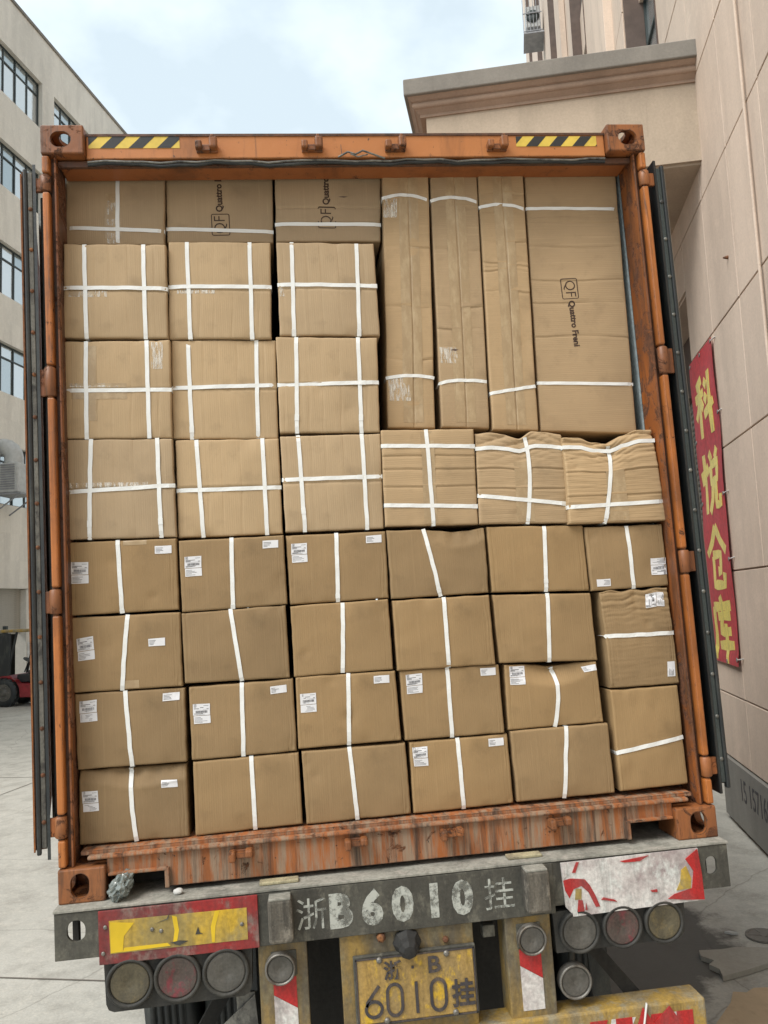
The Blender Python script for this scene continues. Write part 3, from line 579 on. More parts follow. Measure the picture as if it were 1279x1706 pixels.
each('eyelet', 'bolt', bn, [lambda m, a=a, b=b: m.lathe(bcloth(a, b, .002), -NN, [(.022, 0), (.022, .006), (.010, .006)], 10) for a, b in EP])
for k, zz in enumerate((4.82, 4.1, 3.3, 2.66, 1.70)):
    m = MB(); m.tube([bcloth(5.27, zz, .004), P(FR, 5.20, -.006, zz + .015)], .006, 6); m.build('tie', 'white', bn)

# ---------------------------------------------------------------- left-hand building
lb = thing('factory_building', P(FL, 30, 0, 0), 'long pale grey factory block across the yard with rows of dark green framed windows', 'building')
RZ = [(20.42, 22.27), (17.05, 18.70), (13.25, 15.10), (9.90, 11.62), (6.15, 8.15)]
WS = [20.87 + 3.68 * k for k in range(-4, 12)]
LS0, LS1 = 2, 66
m = MB(); zb = [24.2] + [v for a, b in RZ for v in (b, a)] + [3.40]
for i in range(0, len(zb), 2): m.box(LS0, LS1, 0, .4, zb[i + 1], zb[i], mat=FL)
for a, b in RZ:
    e = [LS0] + [v for s_ in WS for v in (s_, s_ + 2.88)] + [LS1]
    for i in range(0, len(e), 2): m.box(e[i], e[i + 1], 0, .4, a, b, mat=FL)
m.box(LS0, LS1, .4, 14, 23.9, 24.2, mat=FL); m.box(LS1 - .3, LS1, .4, 14, 0, 23.9, mat=FL); m.box(LS0, LS0 + .3, .4, 14, 0, 23.9, mat=FL)
m.build('wall', 'pl_left', lb)
m = MB(); m.box(LS0, LS1, .9, .95, 3.4, 23.9, mat=FL); m.build('room_backing', 'dark_in', lb)
for a, b in RZ:
    for i, s_ in enumerate(WS):
        if i < 3 or i > 7: continue
        grid_window(lb, FL, s_, s_ + 2.88, a, b, .16, 4, .27, 'frame_g', t=.05)
m = MB()
for a, b in RZ:
    for i, s_ in enumerate(WS):
        if 3 <= i <= 7: continue
        m.box(s_, s_ + 2.88, .2, .206, a, b, mat=FL)
m.build('window_glass', 'glass', lb)
m = MB(); m.box(LS0, LS1, -.05, .0, 24.12, 24.24, mat=FL); m.build('parapet_cap', 'concrete', lb)
# stone cladding tiles between the window rows
for z0, z1 in ((3.42, 6.13), (8.17, 9.88), (11.64, 13.23), (15.12, 17.03)):
    n_ = max(1, round((z1 - z0) / .95)); h = (z1 - z0) / n_
    for j in range(n_):
        for i in range(7): panel(lb, FL, 20.37 + i * .53, 20.37 + (i + 1) * .53, z0 + j * h, z0 + (j + 1) * h, 'pl_left', gap=.006, th=.018)
# ground floor: bays with half-raised shutters
e = [LS0, 18.2, 22.9, 23.6, 28.3, 29, 33.7, 34.4, 39.1, 39.8, 44.5, 45.2, LS1]
for i in range(0, len(e) - 1, 2):
    m = MB(); m.box(e[i], e[i + 1], 0, .4, 0, 3.38, mat=FL); m.build('pier', 'pl_left', lb)
for i in range(1, len(e) - 1, 2):
    so = MB(); so.box(e[i], e[i + 1], .24, .26, 1.9 if i == 1 else 0.02, 3.4, mat=FL); so = so.build('roller_shutter', 'shutter', lb)
    if i < 5:
        ms = MB(); L_ = e[i + 1] - e[i]
        ms.box(-L_ / 2, L_ / 2, -.012, .012, .006, .062); me = bpy.data.meshes.new('slat'); me.from_pydata([tuple(FL.to_3x3() @ Vector(v)) for v in ms.v], [], ms.f); me.materials.append(M['shutter'])
        zz = 1.9 if i == 1 else .03
        while zz < 3.35: piece('slat', me, so, P(FL, (e[i] + e[i + 1]) / 2, .235, zz)); zz += .075
m = MB(); m.box(LS0, LS1, 3.5, 3.6, 0, 3.4, mat=FL); m.build('hall_backing', 'dark_in', lb)
m = MB(); m.bbox(22.95, 23.25, -.02, .0, .2, 1.6, .004, mat=FL); m.build('notice_board', 'white', lb)

# evaporative cooler on its bracket
ev = thing('air_cooler', P(FL, 21.5, -.4, 6.3), 'white louvred air cooler with a domed duct on a bracket of the factory wall', 'air cooler')
m = MB(); m.bbox(21.1, 21.9, -.82, -.08, 6.45, 7.42, .03, mat=FL); m.build('housing', 'ac', ev)
for k in range(11):
    m = MB(); m.box(21.07, 21.10, -.70, -.22, 6.55 + k * .078, 6.59 + k * .078, mat=FL); m.build('louvre', 'frame_l', ev)
m = MB(); pts_ = [P(FL, 21.5, -.42, 7.42), P(FL, 21.5, -.42, 7.65)] + [P(FL, 21.5, -.42 + .42 * (1 - math.cos(a)), 7.65 + .36 * math.sin(a)) for a in (R(20), R(40), R(60), R(80), R(90))] + [P(FL, 21.5, .25, 8.01)]
m.tube(pts_, .30, 16); m.build('duct', 'ac', ev)
m = MB(); m.box(21.05, 21.95, -.95, 0, 6.38, 6.43, mat=FL)
m.build('bracket', 'frame_l', ev); each('strut', 'frame_l', ev, [lambda m, s_=s_: m.tube([P(FL, s_, -.9, 6.38), P(FL, s_, 0, 5.8)], .025, 6) for s_ in (21.08, 21.9)])

# overhead wire across the gap of sky
m = MB()
p0, p1 = Vector((-13.2, 24, 25.0)), Vector((-1.0, 60, 19.5)); pts_ = []
for k in range(13):
    f = k / 12; p = p0.lerp(p1, f); p.z -= .8 * math.sin(math.pi * f); pts_.append(p)
m.tube(pts_, .022, 5); o = m.build('overhead_wire', 'frame_l', origin=p0); tag(o, 'thin pale overhead wire slanting across the open sky above the factory roof', 'cable')

# ---------------------------------------------------------------- forklift
fk0 = Vector((-8.25, 21.6, 0)); FK = Matrix.Translation(fk0) @ Matrix(((NN.x, D.x, 0, 0), (NN.y, D.y, 0, 0), (0, 0, 1, 0), (0, 0, 0, 1)))
fk = thing('forklift', fk0, 'red forklift truck with a dark plastic covered cab parked in front of the factory shutters', 'forklift')
def wheel(x, r, y0, y1, name='wheel'):
    m = MB(); c = FK @ Vector((x, y0, r)); n_ = 28
    m.lathe(c, D, [(r * .62, 0), (r * .92, .0), (r, .03), (r, y1 - y0 - .03), (r * .92, y1 - y0), (r * .62, y1 - y0)], n_)
    for k in range(18):
        a = 2 * math.pi * k / 18; mt = FK @ Matrix.Translation((x, 0, r)) @ Matrix.Rotation(a, 4, 'Y')
        m.box(r - .01, r + .018, y0 - .008, y1, -.03, .03, mat=mt)
    t_ = m.build('tyre', 'rubber', fk); m = MB(); m.lathe(c - D * .008, D, [(r * .6, .0), (r * .6, .02), (r * .35, .05), (r * .3, .0), (r * .1, -.02)], 20); m.build('rim', 'lens_grey', t_)
    for k in range(6):
        a = 2 * math.pi * k / 6; p = FK @ Vector((x + math.cos(a) * r * .42, y0 - .012, r + math.sin(a) * r * .42)); b_ = MB(); b_.lathe(p, D, [(.018, 0), (.018, .03)], 6); b_.build('wheel_nut', 'bolt', t_)
for y0 in (-.55, .3): wheel(0, .385, y0, y0 + .22); wheel(1.42, .29, y0, y0 + .2)
m = MB(); m.prism([(-.42, .34), (-.40, .80), (.15, .86), (.30, .70), (.42, .62), (.95, .62), (1.02, .78), (1.86, .82), (1.94, .70), (1.93, .34), (1.75, .22), (.46, .26), (.44, .5), (.32, .72), (.1, .80), (-.1, .80), (-.34, .66), (-.42, .5)], -.5, .5)
m.v = [tuple(FK @ Vector(v)) for v in m.v]; m.build('body', 'fl_red', fk)
m = MB(); m.bbox(1.0, 1.92, -.48, .48, .83, 1.02, .05, mat=FK); m.build('counterweight', 'fl_red', fk)
m = MB(); m.bbox(.55, 1.05, -.28, .28, .84, .98, .05, mat=FK); m.bbox(.95, 1.12, -.26, .26, .95, 1.45, .05, mat=FK); m.build('seat', 'rubber', fk)
m = MB(); m.bbox(.25, .95, -.32, .32, .64, .86, .03, mat=FK); m.build('engine_cover', 'rubber', fk)
m = MB(); m.bbox(-.45, 1.12, -.5, .5, 2.02, 2.10, .03, mat=FK); m.build('overhead_guard', 'yellow_br', fk)
for y in (-.46, .46):
    for (xa, xb) in ((.05, .34), (1.06, 1.08)):
        m = MB(); m.tube([FK @ Vector((xa, y, .8)), FK @ Vector((xb, y, 2.04))], .035, 8); m.build('pillar', 'rubber', fk)
m = MB(); m.bbox(-.62, .16, -.5, -.44, .82, 2.0, .02, mat=FK); m.bbox(-.62, -.55, -.5, .5, .82, 2.0, .02, mat=FK); m.build('plastic_cover', 'rubber', fk)
m = MB(); m.bbox(-.60, -.48, -.38, -.28, .08, 2.2, .01, mat=FK); m.bbox(-.60, -.48, .28, .38, .08, 2.2, .01, mat=FK); m.bbox(-.6, -.5, -.3, .3, 1.9, 1.98, .01, mat=FK); m.build('mast', 'frame_g', fk)
for y in (-.3, .2):
    m = MB(); m.bbox(-1.55, -.58, y, y + .1, .05, .09, .008, mat=FK); m.build('fork', 'frame_g', fk)
m = MB(); m.tube([FK @ Vector((.28, 0, .9)), FK @ Vector((.42, 0, 1.22))], .02, 6); m.lathe(FK @ Vector((.42, 0, 1.22)), NN * .5 + Vector((0, 0, 1)), [(.17, 0), (.17, .02)], 18); m.build('steering_wheel', 'rubber', fk)

# ================================================================== CONTAINER
ct = thing('shipping_container', (0, 0, 1.40), 'rusty orange shipping container standing open on the trailer, filled with cartons', 'shipping container', truck=True)
ZB, ZT = 1.40, 4.296
def casting(sx, top, y0=0.0, y1=.178):
    z0, z1 = (ZT - .118, ZT) if top else (ZB, ZB + .118)
    xo, xi = sx * 1.219, sx * 1.057
    a, b = min(xo, xi), max(xo, xi)
    bm = bmesh.new(); bmesh.ops.create_cube(bm, size=1)
    for v in bm.verts: v.co = Vector(((a + b) / 2 + v.co.x * (b - a), (y0 + y1) / 2 + v.co.y * (y1 - y0), (z0 + z1) / 2 + v.co.z * (z1 - z0)))
    bmesh.ops.bevel(bm, geom=[e for e in bm.edges], offset=.006, segments=2, affect='EDGES', profile=.5)
    m = MB(); m.frombm(bm); o = m.build('corner_casting', 'or_cast', ct)
    yc = (y0 + y1) / 2; zc = (z0 + z1) / 2; xc = (a + b) / 2
    inner = MB().box(a + .028, b - .028, y0 + .02, y1 - .02, z0 + .018, z1 - .018)
    hole = oval(xc + sx * .006, zc, .064 if not top else .078, .084 if not top else .064, -.05 if y0 == 0 else y1 - .05, .05 if y0 == 0 else y1 + .05)
    side = oval(yc, zc, .09, .06, sx * 1.15, sx * 1.30, axis='x')
    cs = [inner, hole, side]
    if top: cs.append(MB().prism([(xc + .03 * math.cos(k / 12 * math.tau), yc + .055 * math.sin(k / 12 * math.tau)) for k in range(12)], z1 - .05, z1 + .05, axis='z')); cs.append(oval(xc, zc, .06, .06, y1 - .04, y1 + .04))
    cut(o, cs); return o
for sx in (-1, 1):
    for top in (False, True):
        casting(sx, top)
        m = MB(); z0, z1 = (ZT - .118, ZT) if top else (ZB, ZB + .118)
        m.bbox(*sorted((sx * 1.219, sx * 1.057)), 12.01, 12.19, z0, z1, .006); m.build('corner_casting', 'or_cast', ct)
# header
m = MB(); m.bbox(-1.055, 1.055, .030, .10, 4.170, 4.268, .005); m.build('door_header', 'or_clean', ct)
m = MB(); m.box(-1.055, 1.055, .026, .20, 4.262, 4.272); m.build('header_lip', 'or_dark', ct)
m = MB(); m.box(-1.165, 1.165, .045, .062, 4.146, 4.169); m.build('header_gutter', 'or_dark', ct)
m = MB(); m.bbox(-1.165, 1.165, .0625, .178, 4.158, 4.168, .002); m.bbox(-1.165, 1.165, .120, .178, 4.1685, 4.26, .003); m.build('header_soffit', 'or_soffit', ct)
m = MB()
pts_ = [(-1.05 + k * .07, .028 - .002 * math.sin(k * 1.7), 4.156 + .004 * math.sin(k * 1.1) + .003 * math.sin(k * 2.9)) for k in range(31)]
m.tube(pts_, .0045, 6); m.build('seal_cord', 'gasket_grey', ct)
m = MB(); m.tube([(a, b + .006, c - .008 + .003 * math.sin(k)) for k, (a, b, c) in enumerate(pts_)], .007, 6); m.build('rubber_seal', 'rubber', ct)
m = MB(); m.tube([(-.07, .022, 4.168), (-.03, .012, 4.185), (.0, .012, 4.174), (.03, .008, 4.188), (.07, .014, 4.176), (.12, .02, 4.160)], .004, 6)
m.tube([(-.02, .012, 4.175), (.01, .006, 4.160), (.05, .01, 4.172)], .003, 5); m.tube([(-.055, .018, 4.17), (-.056, .02, 4.22)], .0015, 4); m.build('wire_twist', 'gasket_grey', ct)
# hazard stripes on the header: yellow strip with black slanted bars
def hazard(x0, x1, z0, z1, lean):
    m = MB(); m.box(x0, x1, .0285, .0305, z0, z1); h = m.build('hazard_strip', 'yel_tape', ct); wv_ = (z1 - z0) * 1.12; x = x0 - wv_ * 1.2; k = 0
    m = MB()
    while x < x1:
        poly = [(x, z0), (x + wv_, z0), (x + wv_ + (z1 - z0) * lean, z1), (x + (z1 - z0) * lean, z1)]
        def clip(pl, xx, keep):
            r = []
            for i in range(len(pl)):
                a, b = pl[i], pl[(i + 1) % len(pl)]; ia, ib = keep(a[0]), keep(b[0])
                if ia: r.append(a)
                if ia != ib: f_ = (xx - a[0]) / (b[0] - a[0]); r.append((xx, a[1] + f_ * (b[1] - a[1])))
            return r
        p = clip(poly, x0, lambda v: v >= x0)
        if len(p) > 2: p = clip(p, x1, lambda v: v <= x1)
        if len(p) > 2: m.prism(p, .0278, .0284)
        x += wv_ * 2.02
    m.build('black_stripe', 'blk_tape', h)
hazard(-1.045, -.695, 4.214, 4.262, 1.0); hazard(.674, 1.02, 4.214, 4.258, .9)
# lock-rod keepers
def keeper(x, z, low):
    m = MB(); m.bbox(x - .042, x + .042, .018, .032, z - .022, z + .012, .004); k = m.build('lock_keeper', 'or_cast', ct)
    m = MB()
    if low:
        m.bbox(x - .042, x - .018, -.030, .018, z - .022, z + .016, .007); m.bbox(x + .016, x + .044, -.026, .018, z - .012, z + .018, .008)
        m.box(x - .02, x + .018, -.002, .0185, z - .014, z + .004)
    else:
        m.bbox(x - .044, x - .018, -.016, .018, z - .020, z + .012, .006); m.bbox(x + .010, x + .042, -.020, .018, z - .020, z + .026, .007)
        m.bbox(x + .016, x + .03, -.016, .0, z + .02, z + .036, .003); m.box(x - .020, x + .012, .002, .018, z - .022, z - .004)
    m.build('hook', 'or_cast', k)
for x in (-.588, -.172, .165, .588): keeper(x, 4.212, False)
for x in (-.583, -.168, .188, .600): keeper(x, 1.513, True)
# sill
m = MB()
m.prism([(.030, 1.42), (.030, 1.540), (.075, 1.556), (.078, 1.42)], -.84, .865, axis='x')
m.prism([(.030, 1.484), (.030, 1.540), (.075, 1.556), (.078, 1.484)], -1.057, -.84, axis='x')
m.prism([(.030, 1.484), (.030, 1.540), (.075, 1.556), (.078, 1.484)], .865, 1.057, axis='x')
m.build('door_sill', 'or_sill', ct)
m = MB(); m.bbox(-1.12, 1.12, .012, .045, 1.538, 1.552, .005); m.build('sill_lip', 'or_sill', ct)
m = MB(); m.box(-1.15, 1.15, .05, .20, 1.548, 1.562); m.build('threshold_plate', 'or_sill', ct)
for s_ in (-1, 1):
    a = -.846 if s_ < 0 else .871
    m = MB(); m.bbox(a - .008, a + .008, .008, .14, 1.42, 1.488, .003); m.bbox(*sorted((a, s_ * 1.05)), .008, .14, 1.480, 1.490, .003); m.build('pocket_flange', 'or_sill', ct)
each('cross_beam', 'steel_dark', ct, [lambda m: m.bbox(-1.10, -.70, .15, .22, 1.41, 1.49, .004), lambda m: m.bbox(.70, .97, .30, .42, 1.41, 1.49, .004)])
# corner posts, grooves and hinges
HZ = [(1.62, 1.70), (2.41, 2.505), (3.222, 3.34), (4.03, 4.10)]
for sx in (-1, 1):
    def bx(m, x0, x1, y0, y1, z0, z1, b=.004): return m.bbox(*sorted((sx * x0, sx * x1)), y0, y1, z0, z1, b)
    zl, zh = 1.5182, 4.1778
    m = MB(); bx(m, 1.171, 1.186, .050, .178, zl, zh); bx(m, 1.186, 1.2185, .056, .21, zl + .001, zh - .001); m.build('corner_post', 'or_shaded' if sx < 0 else 'or_post', ct)
    m = MB(); bx(m, 1.168, 1.176, .022, .051, zl, zh, .002); m.build('post_fin', 'or_post', ct)
    m = MB(); bx(m, 1.2192, 1.240, .058, .11, 1.62, 4.03); m.build('gap_shade_plate', 'rubber', ct)  # added dark plate, stands for the shade in the gap beside the door
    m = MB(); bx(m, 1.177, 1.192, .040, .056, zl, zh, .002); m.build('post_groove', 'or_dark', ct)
    zz = [zl] + [v for h in HZ for v in h] + [zh]
    for i in range(0, len(zz), 2):
        m = MB(); bx(m, 1.190, 1.2175, .004, .052, zz[i] + .004, zz[i + 1] - .004, .007); m.build('post_tube', 'or_tube', ct)
    for a, b in HZ:
        m = MB(); m.lathe((sx * 1.208, .022, a + .003), (0, 0, 1), [(.017, 0), (.021, .004), (.021, b - a - .01), (.017, b - a - .006)], 16); h = m.build('hinge', 'or_cast', ct)
        m = MB(); bx(m, 1.214, 1.256, .026, .040, a + .006, b - .008, .003); m.build('hinge_blade', 'or_post', h)
        m = MB(); m.lathe((sx * 1.208, .022, a - .006), (0, 0, 1), [(.011, 0), (.011, b - a + .012)], 10); m.build('hinge_pin', 'rust', h)
# body
def corr(m, x, out):
    n_ = 44; ys = [.2 + 12.0 * k / (n_ * 4) for k in range(n_ * 4 + 1)]
    prof = [(y, x + out * (0.0 if k % 4 in (0, 1) else -.028)) for k, y in enumerate(ys)]
    vs = [(px_, y, z_) for z_ in (1.56, 4.24) for y, px_ in prof]; n = len(prof)
    return m.add(vs, [(i, i + 1, n + i + 1, n + i) for i in range(n - 1)])
for sx in (-1, 1):
    m = MB(); corr(m, sx * 1.216, sx); m.build('side_wall', 'or_post', ct)
    m = MB(); m.box(*sorted((sx * 1.178, sx * 1.186)), .21, 12.0, 1.56, 4.24); m.build('inner_lining', 'inner', ct)
    m = MB(); m.box(*sorted((sx * 1.219, sx * 1.15)), .178, 12.01, 1.41, 1.558); m.build('bottom_rail', 'or_post', ct)
    m = MB(); m.box(*sorted((sx * 1.219, sx * 1.15)), .178, 12.01, 4.235, 4.29); m.build('top_rail', 'or_post', ct)
m = MB(); m.box(-1.15, 1.15, .18, 12.1, 4.262, 4.27); m.build('roof', 'or_post', ct)
m = MB(); m.box(-1.15, 1.15, 12.1, 12.15, 1.45, 4.262); m.build('front_wall', 'or_post', ct)
m = MB(); m.box(-1.15, 1.15, .2, 12.1, 1.532, 1.558); m.build('floor', 'wood', ct)
each('floor_bearer', 'steel_dark', ct, [lambda m, k=k: m.box(-1.15, 1.15, .5 + k * .6, .56 + k * .6, 1.42, 1.532) for k in range(19)])
# doors folded back along the sides
for sx, ang in ((-1, 14.6), (1, 1.0)):
    mt = Matrix.Translation((sx * (1.247 if sx < 0 else 1.256), .03, 0)) @ Matrix.Rotation(-sx * R(ang), 4, 'Z') @ Matrix.Diagonal((sx, 1, 1, 1))   # x outwards, y away from the camera
    z0, z1 = 1.582, 4.125
    m = MB(); m.box(.012, .050, .012, 1.15, z0 + .005, z1 - .005, mat=mt); dr = m.build('door', 'or_post', ct)
    m = MB(); m.box(.050, .056, .0, 1.15, z0, z1 - .02, mat=mt) if sx < 0 else m.box(.046, .050, .004, 1.15, z0 + .4, z1 - .03, mat=mt); m.build('door_skin', 'or_tube' if sx < 0 else 'door_edge', dr)
    m = MB(); m.bbox(.030, .046, -.006, .02, z0 - .012, z1, .005, mat=mt); m.build('outer_gasket', 'rubber', dr)
    m = MB(); m.bbox(.012, .0295, -.002, .02, z0 + .01, z1 - .012, .003, mat=mt); gs = m.build('gasket_strip', 'gasket_grey' if sx < 0 else 'gasket_dark', dr)
    m = MB(); m.prism([(.0, -.008), (.011, -.004), (.011, .08), (.004, .08)], z0 - .03, z1 + .02, axis='z'); m.v = [tuple(mt @ Vector(v)) for v in m.v]; m.build('inner_gasket', 'rubber', dr)
    each('screw', 'rust' if sx < 0 else 'gasket_grey', gs, [lambda m, zz=z0 + .1 + k * .163: m.lathe(mt @ Vector((.021, -.001, zz)), mt.to_3x3() @ Vector((0, -1, 0)), [(.008, 0), (.008, .004), (.003, .006)], 10) for k in range(15)])
    for yy in (.45, .85):
        m = MB(); m.tube([mt @ Vector((-.012, yy, z0 - .05)), mt @ Vector((-.012, yy, z1 + .04))], .014, 8); m.build('lock_rod', 'gasket_grey', dr)

# ================================================================== CARTONS
def bil(q, u, v): return ((1 - u) * v * q[0][0] + u * v * q[1][0] + u * (1 - v) * q[2][0] + (1 - u) * (1 - v) * q[3][0], (1 - u) * v * q[0][1] + u * v * q[1][1] + u * (1 - v) * q[2][1] + (1 - u) * (1 - v) * q[3][1])
def inv_bil(q, x, z):
    u = v = .5
    for _ in range(8):
        a = bil(q, u, v); b = bil(q, u + 1e-4, v); c = bil(q, u, v + 1e-4)
        j = ((b[0] - a[0]) / 1e-4, (c[0] - a[0]) / 1e-4, (b[1] - a[1]) / 1e-4, (c[1] - a[1]) / 1e-4); d = j[0] * j[3] - j[1] * j[2]; ex_, ez_ = x - a[0], z - a[1]
        u += (ex_ * j[3] - j[1] * ez_) / d; v += (j[0] * ez_ - j[2] * ex_) / d
    return u, v
def interp(a, t):
    t = max(0, min(.9999, t)) * (len(a) - 1); i = int(t); f = t - i; f = f * f * (3 - 2 * f); return a[i] * (1 - f) + a[i + 1] * f
class Carton:
    def __init__(s, key, data):
        s.Y, s.q, s.straps, s.st, s.kw = data; s.key = key; s.seed = sum(ord(c) * (i + 3) * 7.13 for i, c in enumerate(key))
        s.W = s.q[1][0] - s.q[0][0]; s.H = s.q[0][1] - s.q[3][1]; s.row = key[0]
        rb_ = random.Random(int(s.seed * 10)); s.bruises = [(rb_.random(), rb_.choice((0, 1, rb_.random())), .025 + .05 * rb_.random(), .002 + .0045 * rb_.random()) for _ in range(4)] if key not in ('H4', 'T2', 'T3') else []
        s.flat = .25 if key in ('H4', 'T2', 'T3') else 1.0
    def d(s, u, v):
        n = lambda a, b, k: noise.noise(Vector((u * a + s.seed, v * b + k, s.seed * .37)))
        k = s.flat
        r = k * (.0035 * n(1.5, 1.5, 0) + .0013 * n(5, 4, 3) + .0005 * n(14, 11, 9)) + .002 * k * (4 * u * (1 - u)) * (4 * v * (1 - v))
        c = s.kw.get('crumple', 0)
        if c:
            top = max(0, min(1, (v - .52) / .4)); top = top * top
            fan = abs(u - .5) * (1 if s.key != 'E6' else .12)
            ph = 3.1416 * (v * (9.5 if s.key != 'E6' else 13) + 2.6 * fan * (1 if v > .5 else 0) + .9 * n(2.2, 1.5, 5)); sh_ = abs(math.sin(ph)) ** .45
            ph2 = 3.1416 * (v * 17 - 4.2 * fan + 1.3 * n(3, 2, 11)); sh2 = abs(math.sin(ph2)) ** .4
            r += c * (top * (-.0085 * (1 - sh_) - .007) - .0030 * (1 - sh2) * min(1, top * 2.2)) - c * .005 * math.exp(-((u - .5) / .05) ** 2) * top
            fl = max(0, 1 - abs(v - .86) / .06) * (1 if s.key == 'C6' else .4); r += c * .006 * fl * (abs(u - .5) * 1.6)
            r += c * .0018 * (abs(n(2.0, 26, 2)) ** .7)
        dn = s.kw.get('dent')
        if dn == 'gt':
            e = .80 + .05 * math.sin(u * 7 + 1.1) - .06 * u; t = max(0, min(1, (v - e) / .05)); r += -.20 * s.H * max(0, v - e) / .2 * .45 * t * (1 + .12 * math.sin(u * 38)) + .002 * math.exp(-((v - e) / .02) ** 2)
        if dn == 'tr':
            t = max(0, 1 - math.hypot((u - .72) / .33, (v - 1.0) / .26)); r -= .024 * t ** .8 * (1 + .2 * math.sin(u * 40))
        if dn == 'tm':
            t = max(0, 1 - math.hypot((u - .5) / .5, (v - 1.02) / .35)); r -= .034 * t ** .9
        for i, vc in enumerate(s.cre()):
            side = 1.0
            if s.row == 'H' and s.key != 'H4': side = (1.0 if (i % 2 == 0) == (u > s.kw.get('seam', .5)) else .35)
            if s.key == 'H4': side = .8 if (i % 2 or u < .6) else .4
            vv = v - vc - .004 * math.sin(u * 5 + i); r -= .0032 * side * math.exp(-(vv * s.H / .0035) ** 2) - .0016 * side * math.exp(-((vv * s.H - .008) / .005) ** 2)
        sm = s.kw.get('seam')
        if sm: uu = (u - sm - .01 * math.sin(v * 5)) * s.W; r -= .0035 * math.exp(-(uu / .003) ** 2); r -= .002 * (1 if uu > 0 else 0)
        if s.row in 'DEFG' and s.key not in ('E6', 'F6'):      # scuffed corner folds
            for (cu_, cv_) in ((1, 0), (0, 1)):
                t = math.hypot((u - cu_) * s.W, (v - cv_) * s.H); r -= .0022 * abs(math.sin(t * 130 + s.seed)) * max(0, 1 - t / .075) * (1 if (s.seed % 2 > .8) else .3)
        for uc in s.scores(): r -= .0011 * math.exp(-(((u - uc) * s.W + .002 * math.sin(v * 9 + s.seed)) / .0028) ** 2) * (.4 + .6 * max(0, math.sin(v * 4 + s.seed)))
        for (du, dv_, dr, dd_) in s.bruises:
            t = math.hypot((u - du) * s.W, (v - dv_) * s.H) / dr
            if t < 1: r -= dd_ * (1 - t) ** 1.4 * (1 + .25 * math.sin(t * 9 + s.seed))
        for a_ in (s.straps):
            for i in range(len(a_) - 1):
                (ua, va), (ub, vb) = a_[i], a_[i + 1]
                if abs(va - vb) > abs(ua - ub):
                    f = (v - va) / ((vb - va) or 1e-6)
                    if -.02 <= f <= 1.02: x = (u - (ua + f * (ub - ua))) * s.W; r -= .0012 * math.exp(-(x / .02) ** 2) + .0035 * math.exp(-(x / .03) ** 2) * (math.exp(-(v * s.H / .02)) + math.exp(-((1 - v) * s.H / .02)))
                else:
                    f = (u - ua) / ((ub - ua) or 1e-6)
                    if -.02 <= f <= 1.02: x = (v - (va + f * (vb - va))) * s.H; r -= .0012 * math.exp(-(x / .02) ** 2) + .0035 * math.exp(-(x / .03) ** 2) * (math.exp(-(u * s.W / .02)) + math.exp(-((1 - u) * s.W / .02)))
        e = .007
        for t in (min(u, 1 - u) * s.W, min(v, 1 - v) * s.H):
            if t < e: q_ = 1 - max(t, 0) / e; r -= e * (1 - math.sqrt(max(0, 1 - q_ * q_)))
        return r
    def scores(s):
        if s.row in 'DEFG': return [.045, .935, .965]
        if s.row in 'ABC' and s.key[1] in '123': return [.06, .30, .44, .62, .88]
        return []
    def cre(s):
        if s.kw.get('cre'): return [1 - c * 1.05 for c in s.kw['cre']]
        if s.row in 'ABC' and s.key[1] in '123': return [.50]
        if s.key == 'C4': return [.72, .58, .40]
        if s.key == 'C5': return [.60, .38]
        if s.key == 'C6': return [.58, .30]
        if s.key == 'T3': return [.45, .26]
        return []
    def pos(s, u, v, lift=0.0):
        x, z = bil(s.q, u, v); n = noise.noise(Vector((u * 3 + s.seed, v * 3, 5.0)))
        e = 1.0
        z += .0022 * noise.noise(Vector((u * 6, s.seed, 2))) * e * (1 if v > .5 else .6); x += .0018 * noise.noise(Vector((v * 6, s.seed, 8))) * e
        tp = s.kw.get('top')
        if tp: z += interp(tp, u) * max(0, (v - .3) / .7) ** 1.5 * (1.0 if s.key == 'C6' else 1)
        return Vector((x, s.Y - s.d(u, v) - lift, z))
    def lines(s, L_, n, extra=()):
        e = .007 / L_; r = [0, e * .08, e * .3, e * .62, e] + [k / n for k in range(1, n)] + [1 - e, 1 - e * .62, 1 - e * .3, 1 - e * .08, 1]
        for c in extra: r += [c - .008 / L_, c - .003 / L_, c, c + .003 / L_, c + .008 / L_]
        r = sorted(t for t in r if 0 <= t <= 1); o = [r[0]]
        for t in r[1:]:
            if t - o[-1] > .0009: o.append(t)
        o[-1] = 1.0; return o
    def build(s, label, mat):
        c_ = s.kw.get('crumple', 0)
        ul = s.lines(s.W, 52 if c_ else 26, ([s.kw['seam']] if s.kw.get('seam') else []) + s.scores()); vl = s.lines(s.H, 96 if c_ else (44 if s.row == 'H' else 26), s.cre())
        m = MB(); nu, nv = len(ul), len(vl); vs = [s.pos(u, v) for v in vl for u in ul]
        m.add(vs, [(j * nu + i, j * nu + i + 1, (j + 1) * nu + i + 1, (j + 1) * nu + i) for j in range(nv - 1) for i in range(nu - 1)], smooth=True)
        ring = [(u, 0) for u in ul] + [(1, v) for v in vl[1:]] + [(u, 1) for u in ul[::-1][1:]] + [(0, v) for v in vl[::-1][1:-1]]
        cx_ = sum(p[0] for p in s.q) / 4; cz_ = sum(p[1] for p in s.q) / 4; R_ = len(ring); dep = .30 + .05 * (s.seed % 1)
        lv = []
        for k, (yy, sh_) in enumerate(((0, 1), (.10, .998), (dep, .992))):
            for (u, v) in ring:
                p = s.pos(u, v)
                if k: x, z = bil(s.q, u, v); p = Vector((cx_ + (p.x - cx_) * sh_, s.Y + yy, cz_ + (p.z - cz_) * sh_))
                lv.append(p)
